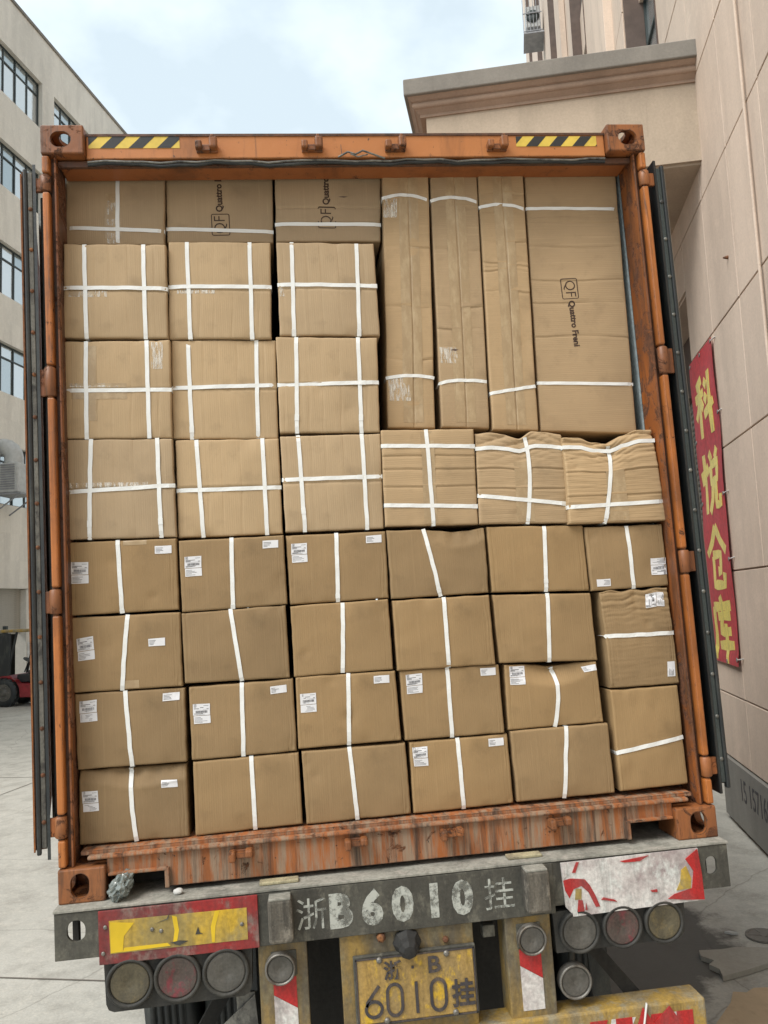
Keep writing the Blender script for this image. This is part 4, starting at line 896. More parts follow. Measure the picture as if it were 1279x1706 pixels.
        fs = [(k * R_ + i, k * R_ + (i + 1) % R_, (k + 1) * R_ + (i + 1) % R_, (k + 1) * R_ + i) for k in range(2) for i in range(R_)] + [tuple(2 * R_ + i for i in range(R_))]
        m.add(lv, fs)
        base = (cx_, s.Y + dep / 2, min(s.q[2][1], s.q[3][1]))
        s.o = o = m.build('carton', mat, origin=base); tag(o, label, 'carton', 'cartons stacked in the open container', True)
        bm = bmesh.new(); bm.from_mesh(o.data); bmesh.ops.remove_doubles(bm, verts=bm.verts[:], dist=.00004); bmesh.ops.recalc_face_normals(bm, faces=bm.faces[:]); bm.to_mesh(o.data); bm.free()
        for a_ in s.straps: s.strap(a_)
        for st in s.st: s.sticker(st)
        return o
    def strap(s, a_):
        path = []
        for i in range(len(a_) - 1):
            (ua, va), (ub, vb) = a_[i], a_[i + 1]; n = 16 if len(a_) == 2 else 9
            for k in range(n + (i == len(a_) - 2)): path.append((ua + (ub - ua) * k / n, va + (vb - va) * k / n))
        if len(a_) == 3:                                   # a bowed strap: quadratic through the three points
            (u0, v0), (u1, v1), (u2, v2) = a_; cu_ = 2 * u1 - (u0 + u2) / 2; cv_ = 2 * v1 - (v0 + v2) / 2
            path = [((1 - t) ** 2 * u0 + 2 * t * (1 - t) * cu_ + t * t * u2, (1 - t) ** 2 * v0 + 2 * t * (1 - t) * cv_ + t * t * v2) for t in [k / 18 for k in range(19)]]
        path = [(max(0, min(1, u)) if abs(a_[0][0] - a_[-1][0]) > .5 else u, max(0, min(1, v)) if abs(a_[0][1] - a_[-1][1]) > .5 else v) for u, v in path]
        P_ = [s.pos(u, v, .0016) for u, v in path]
        for i in range(1, len(P_) - 1): pass
        for _ in range(12):
            for i in range(1, len(P_) - 1): P_[i].y = min(P_[i].y, (P_[i - 1].y + P_[i + 1].y) / 2)
        w_ = .0078 if s.row not in 'H' else .0068
        def fr(i):
            d = (P_[min(i + 1, len(P_) - 1)] - P_[max(i - 1, 0)]); d.y = 0; d.normalize(); return d
        rows_ = []
        d0 = fr(0); p = P_[0]; sd_ = Vector((d0.z, 0, -d0.x)) * w_
        rows_.append((Vector((p.x, s.Y + .07, p.z)) - d0 * .0015, sd_, -d0)); rows_.append((Vector((p.x, s.Y + .006, p.z)) - d0 * .0015, sd_, (-d0 + Vector((0, -1, 0))).normalized()))
        for i, p in enumerate(P_):
            if i in (0, len(P_) - 1): continue
            d = fr(i); tw = .0006 * math.sin(i * 1.3 + s.seed); rows_.append((p, Vector((d.z, 0, -d.x)) * w_ + Vector((0, tw, 0)), Vector((0, -1, 0))))
        d1 = fr(len(P_) - 1); p = P_[-1]; sd_ = Vector((d1.z, 0, -d1.x)) * w_
        rows_.append((Vector((p.x, s.Y + .006, p.z)) + d1 * .0015, sd_, (d1 + Vector((0, -1, 0))).normalized())); rows_.append((Vector((p.x, s.Y + .07, p.z)) + d1 * .0015, sd_, d1))
        vs = []
        for p, sd_, n in rows_: vs += [p - sd_, p + sd_, p + sd_ + n * .0013, p - sd_ + n * .0013]
        fs = []
        for i in range(len(rows_) - 1):
            for k in range(4): fs.append((i * 4 + k, i * 4 + (k + 1) % 4, (i + 1) * 4 + (k + 1) % 4, (i + 1) * 4 + k))
        n = len(rows_) - 1; fs += [(0, 1, 2, 3), (n * 4 + 3, n * 4 + 2, n * 4 + 1, n * 4)]
        m = MB(); m.add(vs, fs, smooth=False); so = m.build('strap', 'strap', s.o)
        if s.row in 'ABCD' and (int(s.seed * 3 + a_[0][0] * 10) % 2 == 0):
            k = 2 + int(s.seed) % 4 if len(rows_) > 12 else 3; vs = []
            for kk in (len(rows_) - 1 - k, len(rows_) - k):
                p, sd_, n = rows_[kk]; vs += [p - sd_ * 1.12, p + sd_ * 1.12, p + sd_ * 1.12 + Vector((0, -.0026, 0)), p - sd_ * 1.12 + Vector((0, -.0026, 0))]
            m = MB(); m.add(vs, [(0, 1, 5, 4), (1, 2, 6, 5), (2, 3, 7, 6), (3, 0, 4, 7), (0, 1, 2, 3), (4, 5, 6, 7)]); m.build('strap_joint', 'strap', so)
    def patch(s, m, c, u0, u1, v0, v1, lift, n=5, th=.0002):
        """flat sheet piece inside a four-cornered field c (uv corners TL TR BR BL), u v in 0..1 of that field"""
        vs = []
        for lf in (lift, lift - th):
            for j in range(n + 1):
                for i in range(n + 1):
                    a, b = bil(c, u0 + (u1 - u0) * i / n, v0 + (v1 - v0) * j / n); vs.append(s.pos(a, b, lf))
        q_ = (n + 1) ** 2; fs = []
        for j in range(n):
            for i in range(n): a = j * (n + 1) + i; fs += [(a, a + 1, a + n + 2, a + n + 1), (a + q_, a + q_ + n + 1, a + q_ + n + 2, a + q_ + 1)]
        b_ = [i for i in range(n)] + [n + j * (n + 1) for j in range(n)] + [q_ - 1 - i for i in range(n)] + [q_ - 1 - n - j * (n + 1) for j in range(n)]
        fs += [(b_[i], b_[(i + 1) % len(b_)], b_[(i + 1) % len(b_)] + q_, b_[i] + q_) for i in range(len(b_))]
        m.add(vs, fs)
    def sticker(s, st):
        kind, c = st[0], st[1:]; m = MB()
        if kind == 'b': s.patch(m, c, 0, 1, .42, 1, .0016); s.patch(m, c, .02, 1.01, 0, .395, .0016)
        else: s.patch(m, c, 0, 1, 0, 1, .0016)
        o = m.build('sticker', 'sticker', s.o); p = MB(); rnd = random.Random(s.seed)
        def bar(u0, u1, v0, v1): s.patch(p, c, u0, u1, v0, v1, .0020, 1)
        if kind == 'b':
            bar(.06, .20, .97, .985); bar(.06, .075, .86, .985); bar(.185, .20, .86, .985); bar(.06, .20, .86, .875); bar(.11, .15, .89, .95)
            bar(.06, .62, .80, .825); bar(.06, .36, .745, .77); bar(.62, .92, .90, .915); bar(.80, .92, .74, .76); bar(.06, .94, .705, .712)
            x = .16
            while x < .86: wd = rnd.choice((.008, .014, .022)); bar(x, x + wd, .54, .66); x += wd + rnd.choice((.012, .02))
            for k in range(3): bar(.06, .3 + .5 * rnd.random(), .47 + k * .022, .48 + k * .022)
            for k in range(5): bar(.07, .4 + .5 * rnd.random(), .06 + k * .06, .075 + k * .06)
        else:
            for k in range(4): bar(.06, .3 + .25 * rnd.random(), .2 + k * .17, .25 + k * .17)
        p.build('print', 'ink', o)
    def tape(s, u0, u1, v0, v1, mat='tape', n=8):
        m = MB(); s.patch(m, [(0, 1), (1, 1), (1, 0), (0, 0)], u0, u1, v0, v1, .0009, n); m.build('packing_tape', mat, s.o)
    def on(s, x, z, lift): u, v = inv_bil(s.q, x, z); return s.pos(u, v, lift)

CL = {
 'T1': 'short shaded carton at the top left, one upright and one level strap',
 'T2': 'short carton with sideways QF print, middle of the three short top cartons',
 'T3': 'short carton with sideways QF print right beside the first tall narrow carton',
 'A1': 'tan carton with crackled tape mark directly below the shaded top left carton',
 'A2': 'tan carton directly below the middle one of the three short top cartons',
 'A3': 'tan carton directly below the short printed carton beside the tall narrow cartons',
 'B1': 'tan carton with wide tape patches at the left wall, third layer from top',
 'B2': 'centre carton of the three-by-three block of tan cartons with two upright straps each',
 'B3': 'tan carton at the dark gap beside the first tall carton, third layer from top',
 'C1': 'tan carton with a rising level strap, lowest with two upright straps at the left wall',
 'C2': 'tan carton with a small torn nick right of its right upright strap',
 'C3': 'tan carton left of the square carton that has two level straps',
 'C4': 'square carton with one upright and two level straps under the first two tall cartons',
 'C5': 'crumpled carton with bowed upright strap, middle of three below the tall cartons',
 'C6': 'badly crushed carton with sagging folded top at the right wall',
 'D1': 'brown carton with stickers at the left wall, leftmost of the uppermost labelled row',
 'D2': 'brown carton second from left in the uppermost labelled row',
 'D3': 'brown carton with stickers in both top corners, third in the uppermost labelled row',
 'D4': 'unlabelled carton with a strongly slanting strap and a dented top right corner',
 'D5': 'unlabelled carton directly below the crumpled carton with the bowed strap',
 'D6': 'carton with upside down stickers at the right wall directly below the crushed carton',
 'E1': 'carton with one sticker tilted and a small sticker halfway up, at the left wall',
 'E2': 'unlabelled carton with slanting strap directly above the second labelled carton from the left wall',
 'E3': 'unlabelled plain carton with a straight strap, third from left in the sixth layer',
 'E4': 'unlabelled carton directly below the dented carton with the slanting strap',
 'E5': 'unlabelled carton directly left of the upright carton with the wrinkled top',
 'E6': 'upright carton with wrinkled top, level strap and sideways sticker at the right wall',
 'F1': 'labelled carton at the left wall standing on the carton with the bulged bright top',
 'F2': 'labelled carton second from left in the second layer from below',
 'F3': 'labelled carton third from left in the second layer from below',
 'F4': 'labelled carton standing on the only labelled bottom-layer carton right of centre',
 'F5': 'labelled carton with sagging top edge and curved strap near the right wall',
 'F6': 'upright unlabelled carton with a single slanting level strap, in the bottom right corner',
 'G1': 'bottom left corner carton with a bulged bright top strip and two stickers',
 'G2': 'unlabelled bottom-layer carton, second from left, directly right of the bulged corner carton',
 'G3': 'unlabelled bottom-layer carton, third from left, with a strap slanting down to the right',
 'G4': 'only bottom-layer carton right of centre that carries stickers',
 'G5': 'unlabelled bottom-layer carton left of the bottom right upright carton',
 'H1': 'tall narrow carton with long taped seam, leftmost of the three slim ones',
 'H2': 'tall narrow carton with a torn slit, middle of the three slim ones',
 'H3': 'tall narrow carton with several cross wrinkles at mid height, rightmost of the three slim ones',
 'H4': 'wide tall carton with QF print, beside the right container wall',
}
CT = {}
for k, dt in BOXES.items():
    c = Carton(k, dt); CT[k] = c
    c.build(CL[k], 'card_h' if k in ('H1', 'H2', 'H3', 'H4', 'C4', 'C5', 'C6') else ('card_v' if k[0] in 'TABC' else 'card_b'))
for k, u in (('H1', .56), ('H2', .52), ('H3', .53)): CT[k].tape(u - .22, u + .2, .02, .97, 'tape', 20)
CT['H1'].tape(.01, .30, .80, .875, 'crackle'); CT['H1'].tape(.04, .5, .10, .19, 'crackle'); CT['H2'].tape(.03, .4, .24, .30, 'crackle')
CT['A1'].tape(.0, .42, .43, .50, 'crackle'); CT['A1'].tape(.02, .3, .44, .5, 'tape'); CT['A2'].tape(.08, .45, .46, .5, 'crackle')
CT['B1'].tape(.22, .30, .18, .95, 'tape'); CT['B1'].tape(.0, .58, .40, .56, 'tape'); CT['B1'].tape(.82, .93, .70, .98, 'crackle'); CT['B1'].tape(.05, .5, .52, .56, 'crackle')
CT['C1'].tape(.02, .75, .51, .56, 'crackle'); CT['T1'].tape(.42, .5, .02, .62, 'crackle'); CT['T1'].tape(.40, .56, .0, .66, 'tape')
CT['A3'].tape(.01, .06, .42, .52, 'crackle'); CT['D1'].tape(.5, .72, .93, 1.0, 'tape'); CT['C4'].tape(.42, .56, .02, .98, 'tape'); CT['C5'].tape(.42, .62, .02, .7, 'tape')
CT['C6'].tape(.42, .62, .02, .6, 'tape'); CT['E1'].tape(.46, .6, .0, .12, 'tape'); CT['F3'].tape(.50, .54, .72, .98, 'crackle')
def conform(o, c, lift):
    for v in o.data.vertices:
        w_ = v.co + WL[c.o]; u_, v_ = inv_bil(c.q, w_.x, w_.z); y = c.pos(u_, v_, lift + (.0003 if w_.y < c.Y - .0035 else 0)).y; v.co.y = y - WL[c.o].y
    o.data.update()
def logo(k, centre, xdir, up, sz, first, gap):
    c = CT[k]; X = Vector(xdir).normalized(); U = Vector(up).normalized(); p0 = Vector((centre[0], c.Y - .0035, centre[1]))
    o = lettering('QF', sz * .98, p0, X, U, 'print', c.o, 'logo', .0003, offset=-.0005, sx=.92)
    m = MB(); h = sz * .56; w_ = sz * .70; t = sz * .055; r = sz * .12
    conform(o, c, .0006); ring = []
    for (cx_, cy_, a0) in ((w_ - r, h - r, 0), (-w_ + r, h - r, 90), (-w_ + r, -h + r, 180), (w_ - r, -h + r, 270)):
        for q_ in range(4): a = R(a0 + q_ * 30); ring.append((cx_ + r * math.cos(a), cy_ + r * math.sin(a), math.cos(a), math.sin(a)))
    n = len(ring); vs = [p0 + X * a + U * b for a, b, _, _ in ring] + [p0 + X * (a - t * ca) + U * (b - t * sa) for a, b, ca, sa in ring]
    vs += [v + Vector((0, .0005, 0)) for v in vs]
    fs = [(i, (i + 1) % n, n + (i + 1) % n, n + i) for i in range(n)] + [(2 * n + i, 3 * n + i, 3 * n + (i + 1) % n, 2 * n + (i + 1) % n) for i in range(n)]
    m.add(vs, fs); conform(m.build('logo_frame', 'print', c.o), c, .0006)
    p1 = p0 + X * (w_ + gap); o = lettering('Quattro Freni', sz * .56, p1, X, U, 'print', c.o, 'lettering', .0003, offset=.0013, sx=.96); conform(o, c, .0006)
logo('T2', (-.562, 3.985), (0, 0, 1), (-1, 0, 0), .068, 0, .112)
logo('T3', (-.118, 4.000), (.03, 0, 1), (-1, 0, .03), .068, 0, .112)
logo('H4', (.900, 3.655), (.03, 0, -1), (1, 0, .03), .066, 0, .108)
# small nicks and torn spots
def nick(k, u, v, w_, h):
    c = CT[k]; m = MB(); pts_ = [c.pos(u - w_, v, .0008), c.pos(u, v + h, .0012), c.pos(u + w_, v + h * .2, .0008), c.pos(u + w_ * .2, v - h, .0011)]
    m.add(pts_, [(0, 1, 2, 3)]); m.build('torn_spot', 'reveal', c.o)
nick('C2', .845, .82, .025, .01); nick('H2', .34, .29, .09, .0045); nick('T3', .64, .60, .05, .01)
# a flap standing up from the torn corner of a carton
c = CT['D1']; m = MB(); m.tube([c.pos(.33, .03, .002), c.pos(.44, .10, .003), c.pos(.58, .14, .003), c.pos(.70, .13, .003), c.pos(.86, .12, .002)], .0016, 5); 

# ================================================================== TRAILER
tr = thing('trailer', (0, 0, 0), 'dusty grey container trailer with round tail lamps and a yellow number plate', 'trailer', truck=True)
YF = -.055
m = MB(); m.bbox(-1.219, 1.219, YF, YF + .014, 1.235, 1.390, .003)
o = m.build('rear_crossmember', 'steel', tr)
cut(o, [oval(-1.146, 1.328, .062, .072, YF - .05, YF + .06), oval(1.150, 1.318, .046, .066, YF - .05, YF + .06)])
m = MB(); m.bbox(-1.222, 1.222, YF - .004, .40, 1.391, 1.4005, .002); m.build('top_plate', 'steel_top', tr)
m = MB(); m.bbox(-1.20, 1.20, YF + .10, YF + .35, 1.22, 1.389, .003); o = m.build('crossmember_core', 'steel_dark', tr)
cut(o, [MB().box(-1.3, -1.07, -.3, .5, 1.1, 1.385), MB().box(1.07, 1.3, -.3, .5, 1.1, 1.385)])
m = MB(); m.bbox(-.56, .54, YF - .004, YF - .0005, 1.212, 1.388, .002); m.build('face_plate', 'steel', tr)
for ch, x, s_ in (('浙', -.343, .115), ('B', -.238, .150), ('6', -.127, .150), ('0', -.018, .150), ('1', .097, .150), ('0', .200, .150), ('挂', .335, .118)):
    lettering(ch, s_, (x, YF - .0052, 1.303 + (.0 if ch not in '浙挂' else 0)), (1, 0, 0), (0, 0, 1), 'stencil', tr, 'stencil_character', .0003, offset=.0085 if ch not in '浙挂' else .0, sx=.95 if ch not in '浙挂' else 1.0)
def lettering_plate(ch, s_, x, z, sx_): lettering(ch, s_, (x, -.0712, z), (1, 0, .0), (0, 0, 1), 'plate_k', npl, 'plate_character', .0012, offset=.0015, sx=sx_)
each('stiffener', 'steel_dark', tr, [lambda m: m.box(-1.180, -1.160, .03, .06, 1.24, 1.388), lambda m: m.box(1.140, 1.172, .03, .06, 1.24, 1.388)])
# rubber bumper blocks
for (a, b, z0, z1) in ((-.492, -.408, 1.236, 1.380), (.420, .508, 1.240, 1.386)):
    m = MB(); m.bbox(a, b, -.125, YF - .0045, z0, z1, .010); bk = m.build('buffer_block', 'block', tr)
    m = MB(); m.bbox(a + .004, b - .004, -.123, YF - .006, z1 - .003, z1 + .006, .003); m.build('block_cap', 'steel_top', bk)
for x, w_ in ((-.452, .07), (.452, .065)):
    m = MB(); m.bbox(x - w_, x + w_, -.02, .025, 1.401, 1.412, .003); m.build('landing_pad', 'pad', tr)
# left board
def tilt(x0, x1, dz): return lambda x: dz * (x - x0) / (x1 - x0)
m = MB(); m.bbox(-1.070, -.528, -.0665, YF - .004, 1.212, 1.388, .002)
bd = m.build('reflective_board', 'refl_r', tr)
m = MB(); m.prism([(-1.032, 1.246), (-.567, 1.244), (-.567, 1.350), (-1.034, 1.354)], -.0680, -.0667); m.build('yellow_field', 'refl_y', bd)
each('clean_patch', 'refl_y2', bd, [lambda m, p=p, k=k: m.prism(p, -.0686 - .0002 * k, -.0682) for k, p in enumerate((
  [(-.822, 1.256), (-.808, 1.262), (-.800, 1.300), (-.806, 1.345), (-.822, 1.350), (-.815, 1.30)], [(-.690, 1.248), (-.680, 1.248), (-.676, 1.30), (-.660, 1.350), (-.676, 1.350), (-.692, 1.30)],
  [(-1.03, 1.249), (-.99, 1.25), (-.985, 1.30), (-.95, 1.34), (-1.03, 1.35)], [(-.99, 1.249), (-.83, 1.252), (-.84, 1.262), (-.985, 1.262)]))])
for x, z in ((-1.046, 1.335), (-.585, 1.297), (-1.055, 1.25), (-.86, 1.304), (-.89, 1.312)):
    m = MB(); m.lathe((x, -.0683, z), (0, -1, 0), [(.007, 0), (.007, .003), (.003, .004)], 8); m.build('rivet', 'bolt', bd)
each('scar', 'steel', bd, [lambda m, p=p: m.prism(p, -.0702, -.0690) for p in ([(-.86, 1.335), (-.835, 1.34), (-.83, 1.36), (-.84, 1.342), (-.88, 1.330)], [(-.83, 1.262), (-.80, 1.25), (-.77, 1.262), (-.80, 1.266)], [(-.745, 1.28), (-.735, 1.305), (-.73, 1.285), (-.72, 1.28)])])
# right board: torn white and red sheeting
m = MB(); m.prism([(.570, 1.386), (1.098, 1.388), (1.106, 1.204), (.606, 1.196), (.576, 1.232)], -.0665, YF - .004); bd = m.build('reflective_board', 'refl_w', tr); bd['label'] = 'torn white and red reflective board'
def flake(name, mat, *polys):
    each(name, mat, bd, [lambda m, k=k, p=p: m.prism(p, -.0690 - .0003 * k, -.0667) for k, p in enumerate(polys)])
flake('red_scrap', 'refl_r2', [(.574, 1.325), (.60, 1.330), (.655, 1.322), (.672, 1.30), (.690, 1.262), (.704, 1.222), (.688, 1.222), (.665, 1.275), (.64, 1.300), (.61, 1.292), (.592, 1.262), (.578, 1.29)],
      [(.610, 1.35), (.628, 1.385), (.638, 1.384), (.622, 1.348)], [(.618, 1.212), (.644, 1.212), (.640, 1.250), (.624, 1.252)], [(.795, 1.372), (.86, 1.378), (.905, 1.382), (.87, 1.365), (.81, 1.366)],
      [(1.045, 1.355), (1.095, 1.387), (1.103, 1.300), (1.104, 1.206), (1.03, 1.212), (.965, 1.222), (.99, 1.236), (1.06, 1.250), (1.072, 1.31)], [(.71, 1.245), (.77, 1.232), (.76, 1.24), (.72, 1.252)], [(.905, 1.252), (.925, 1.25), (.925, 1.26), (.9, 1.258)], [(.648, 1.216), (.655, 1.216), (.652, 1.24)])
flake('yellow_scrap', 'refl_y', [(.612, 1.254), (.636, 1.254), (.640, 1.290), (.618, 1.292)], [(1.0, 1.248), (1.055, 1.250), (1.060, 1.285), (1.045, 1.330), (1.025, 1.318), (1.018, 1.28)])
flake('curled_edge', 'refl_w', [(.57, 1.386), (.592, 1.386), (.588, 1.34), (.575, 1.33)], [(.60, 1.197), (.62, 1.197), (.612, 1.235), (.596, 1.225)])
# tail lamps
def lamp(x, z, r, lens, parent, y=-.045, label=None, deep=.018):
    m = MB(); m.lathe((x, y, z), (0, -1, 0), [(r, 0), (r, deep), (r * .95, deep + .006), (r * .86, deep + .004), (r * .83, deep - .004)], 32); b = m.build('lamp_bezel', 'housing' if lens != 'lens_grey2' else 'bolt', parent)
    m = MB(); m.lathe((x, y - deep + .006, z), (0, -1, 0), [(r * .84, 0), (r * .81, .004), (r * .76, .0065), (r * .74, .0055), (r * .66, .0085), (r * .64, .0073), (r * .54, .0100), (r * .52, .0090), (r * .40, .0112), (r * .38, .0102), (r * .22, .0120), (r * .20, .0108), (r * .05, .0125)], 32); l = m.build('lens', lens if lens != 'lens_grey2' else 'lens_grey', b)
    return b
m = MB(); ptsL = [(-1.060, 1.212), (-1.056, 1.075), (-1.048, 1.055), (-1.030, 1.047), (-.590, 1.050), (-.570, 1.060), (-.562, 1.080), (-.556, 1.212)]
m.prism(ptsL, -.044, .02); hs = m.build('lamp_housing', 'housing', tr)
for x, l in ((-.972, 'lens_amber'), (-.812, 'lens_red'), (-.648, 'lens_grey')): lamp(x, 1.142, .081, l, hs)
m = MB(); m.prism([(.530, 1.212), (.535, 1.068), (1.0, 1.070), (1.025, 1.090), (1.035, 1.212)], -.044, .02); hs = m.build('lamp_housing', 'housing', tr)
for x, l in ((.622, 'lens_grey'), (.784, 'lens_red'), (.944, 'lens_amber')): lamp(x, 1.140, .076, l, hs)
m = MB(); m.bbox(-.585, -.545, -.05, .0, 1.205, 1.214, .002); m.build('bracket', 'steel', tr)
# uprights with marker lamps and chevron tape
for a, b, mx in ((-.536, -.366, -.461), (.350, .520, .441)):
    m = MB(); m.bbox(a, b, -.042, -.028, .60, 1.211, .004); up = m.build('upright', 'yellow', tr)
    each('upright_flange', 'yellow', up, [lambda m: m.bbox(a, a + .012, -.028, .08, .60, 1.21, .002), lambda m: m.bbox(b - .012, b, -.028, .08, .60, 1.21, .002)])
    c_ = (a + b) / 2 + (.0 if a > 0 else .003); w_ = .040
    m = MB(); m.prism([(c_ - w_, 1.095), (c_ + w_, 1.095), (c_ + w_, .99), (c_ - w_, 1.04)], -.0445, -.0422); m.build('red_tape', 'refl_r2', up)
    m = MB(); m.prism([(c_ - w_, 1.039), (c_ + w_, .989), (c_ + w_, .885), (c_ - w_, .885)], -.0447, -.0422); m.build('white_tape', 'refl_w', up)
    m = MB(); m.bbox(c_ - .045, c_ + .045, -.048, -.0422, 1.10, 1.185, .003); m.build('lamp_base', 'steel', up)
    lamp(mx, 1.133, .054, 'lens_grey2', up, y=-.048, deep=.022)
m = MB(); m.bbox(-.250, .232, -.040, -.030, .60, 1.213, .004); cp = m.build('plate_carrier', 'yellow', tr)
# number plate
m = MB(); m.bbox(-.207, .232, -.062, -.042, .905, 1.141, .004)
npl = m.build('number_plate', 'steel', tr)
m = MB(); m.bbox(-.196, .221, -.0675, -.0622, .916, 1.130, .003); m.build('plate_face', 'plate_y', npl)
m = MB()
for a, b, c_, d_ in ((-.200, .225, .912, .9165), (-.200, .225, 1.1295, 1.134), (-.200, -.1955, .912, 1.134), (.2205, .225, .912, 1.134)): m.box(a, b, -.0698, -.0665, c_, d_)
m.build('plate_rim', 'plate_k', npl)
for x, z in ((-.115, 1.125), (.125, 1.123), (-.10, .922), (.145, .922)):
    m = MB(); m.lathe((x, -.0675, z), (0, -1, 0), [(.011, 0), (.011, .006), (.005, .009)], 8); m.build('plate_bolt', 'bolt', npl)
def strokes(lines, w_, name='plate_digit'):
    m = MB()
    for ln in lines:
        vs = []
        for i, p in enumerate(ln):
            a = Vector(ln[max(i - 1, 0)]); b = Vector(ln[min(i + 1, len(ln) - 1)]); d = (b - a).normalized(); n = Vector((-d.y, d.x)) * w_ / 2
            for y in (-.0712, -.0680): vs += [(p[0] + n.x, y, p[1] + n.y), (p[0] - n.x, y, p[1] - n.y)]
        fs = []
        for i in range(len(ln) - 1):
            o_ = i * 4; fs += [(o_, o_ + 1, o_ + 5, o_ + 4), (o_ + 2, o_ + 6, o_ + 7, o_ + 3), (o_, o_ + 4, o_ + 6, o_ + 2), (o_ + 1, o_ + 3, o_ + 7, o_ + 5)]
        n_ = (len(ln) - 1) * 4; fs += [(0, 2, 3, 1), (n_, n_ + 1, n_ + 3, n_ + 2)]
        m.add(vs, fs)
    return m.build(name, 'plate_k', npl)
def arc(cx_, cz_, rx_, rz_, a0, a1, n=16): return [(cx_ + rx_ * math.cos(R(a0 + (a1 - a0) * k / n)), cz_ + rz_ * math.sin(R(a0 + (a1 - a0) * k / n))) for k in range(n + 1)]
zc = .988; hh = .052
strokes([[(-.122, zc + hh)] + [(-.165, zc + .0)] + arc(-.143, zc - .024, .028, .026, 155, 515, 24)], .0105)
for x in (-.068, .088): strokes([arc(x, zc + .022, .026, .030, 0, 180) + arc(x, zc - .022, .026, .030, 180, 360) + [(x + .026, zc + .022)]], .0105)
strokes([[(.010, zc + hh), (.010, zc - hh)]], .0105)
lettering_plate('浙', .066, -.070, 1.088, 1.0); lettering_plate('B', .078, .080, 1.092, 1.15)
m = MB(); m.bbox(-.003, .006, -.0712, -.068, 1.085, 1.094, .001); m.build('plate_dot', 'plate_k', npl)
lettering('挂', .098, (.176, -.0712, zc - .002), (1, 0, 0), (0, 0, 1), 'plate_k', npl, 'plate_character', .0012, offset=.0022, sx=.86)
m = MB(); m.lathe((-.010, -.042, 1.166), (0, -1, -.15), [(.052, 0), (.050, .012), (.036, .030), (.034, .055), (.022, .070), (.006, .072)], 8, smooth=False); m.build('plate_lamp', 'steel_dark', tr)
each('rusty_bolt', 'rust', tr, [lambda m: m.lathe((-.102, -.041, 1.193), (0, -1, 0), [(.018, 0), (.016, .016), (.006, .018)], 6), lambda m: m.lathe((.13, -.041, 1.16), (0, -1, 0), [(.012, 0), (.01, .01), (.006, .012)], 6)])
m = MB(); m.tube([(.15, .0, 1.23), (.20, .0, 1.20), (.27, .02, 1.19), (.30, .05, 1.17)], .006, 6); m.bbox(.272, .318, -.02, .03, 1.140, 1.182, .004); m.build('cable_connector', 'steel', tr)
# bumper bar
m = MB(); m.bbox(-1.07, 1.07, -.062, .055, .740, .862, .008); bb = m.build('bumper_bar', 'yellow_br', tr)
each('red_tape', 'refl_r2', bb, [lambda m, x0=.38 + k * .115, k=k: m.prism([(x0, .752), (x0 + .062, .752), (x0 + .062, .828), (x0, .828)] if k % 2 else [(x0, .752), (x0 + .05, .752), (x0 + .085, .828), (x0 + .02, .828)], -.0645, -.0622) for k in range(6)])
each('white_tape', 'refl_w', bb, [lambda m, k=k: m.prism([(.29 + k * .2, .750), (.36 + k * .2, .750), (.40 + k * .2, .826), (.31 + k * .2, .828)], -.0638, -.0621) for k in range(4)])
m = MB(); m.prism([(.78, .745), (.83, .858), (.865, .80), (.93, .852), (.985, .765), (.93, .745)], -.068, -.0648); m.build('red_scrap', 'refl_r2', bb)
m = MB(); m.tube([(.815, -.07, .745), (.842, -.072, .872), (.846, -.06, .866)], .004, 5); m.build('bent_wire', 'white', bb)
# things hanging under the frame
m = MB(); m.tube([(.62, .04, 1.06), (.60, .02, .99)], .012, 6); b_ = m.build('lamp_arm', 'steel', tr); lamp(.600, .955, .062, 'lens_grey2', tr, y=.0, deep=.03)
m = MB(); m.bbox(-.62, -.555, -.02, -.005, .86, 1.05, .003, mat=None); m.prism([(-.70, .93), (-.555, 1.045), (-.545, .90), (-.70, .86)], -.03, -.022); m.build('mottled_glass_plate', 'gasket_grey', tr)
each('mudguard_stay', 'steel_dark', tr, [lambda m: m.prism([(-.80, .86), (-.74, .86), (-.62, 1.048), (-.68, 1.048)], .08, .11), lambda m: m.prism([(.66, 1.05), (.72, 1.05), (.98, .72), (.91, .72)], .08, .11)])
m = MB(); m.bbox(-.56, .54, .42, .45, .55, 1.22, .004); m.build('dark_backing', 'steel_dark', tr)  # added black plate, keeps the openings below the beam dark
for sx in (-1, 1):
    m = MB(); m.bbox(*sorted((sx * .40, sx * .52)), .40, 12.0, 1.00, 1.385, .006); m.build('frame_rail', 'steel_dark', tr)
for k in range(6): m = MB(); m.bbox(-1.19, 1.19, 1.6 + k * 2.0, 1.72 + k * 2.0, 1.24, 1.385, .004); m.build('cross_beam', 'steel_dark', tr)
m = MB(); m.bbox(-.9, .9, .0, 12.0, 1.30, 1.31, .001); 
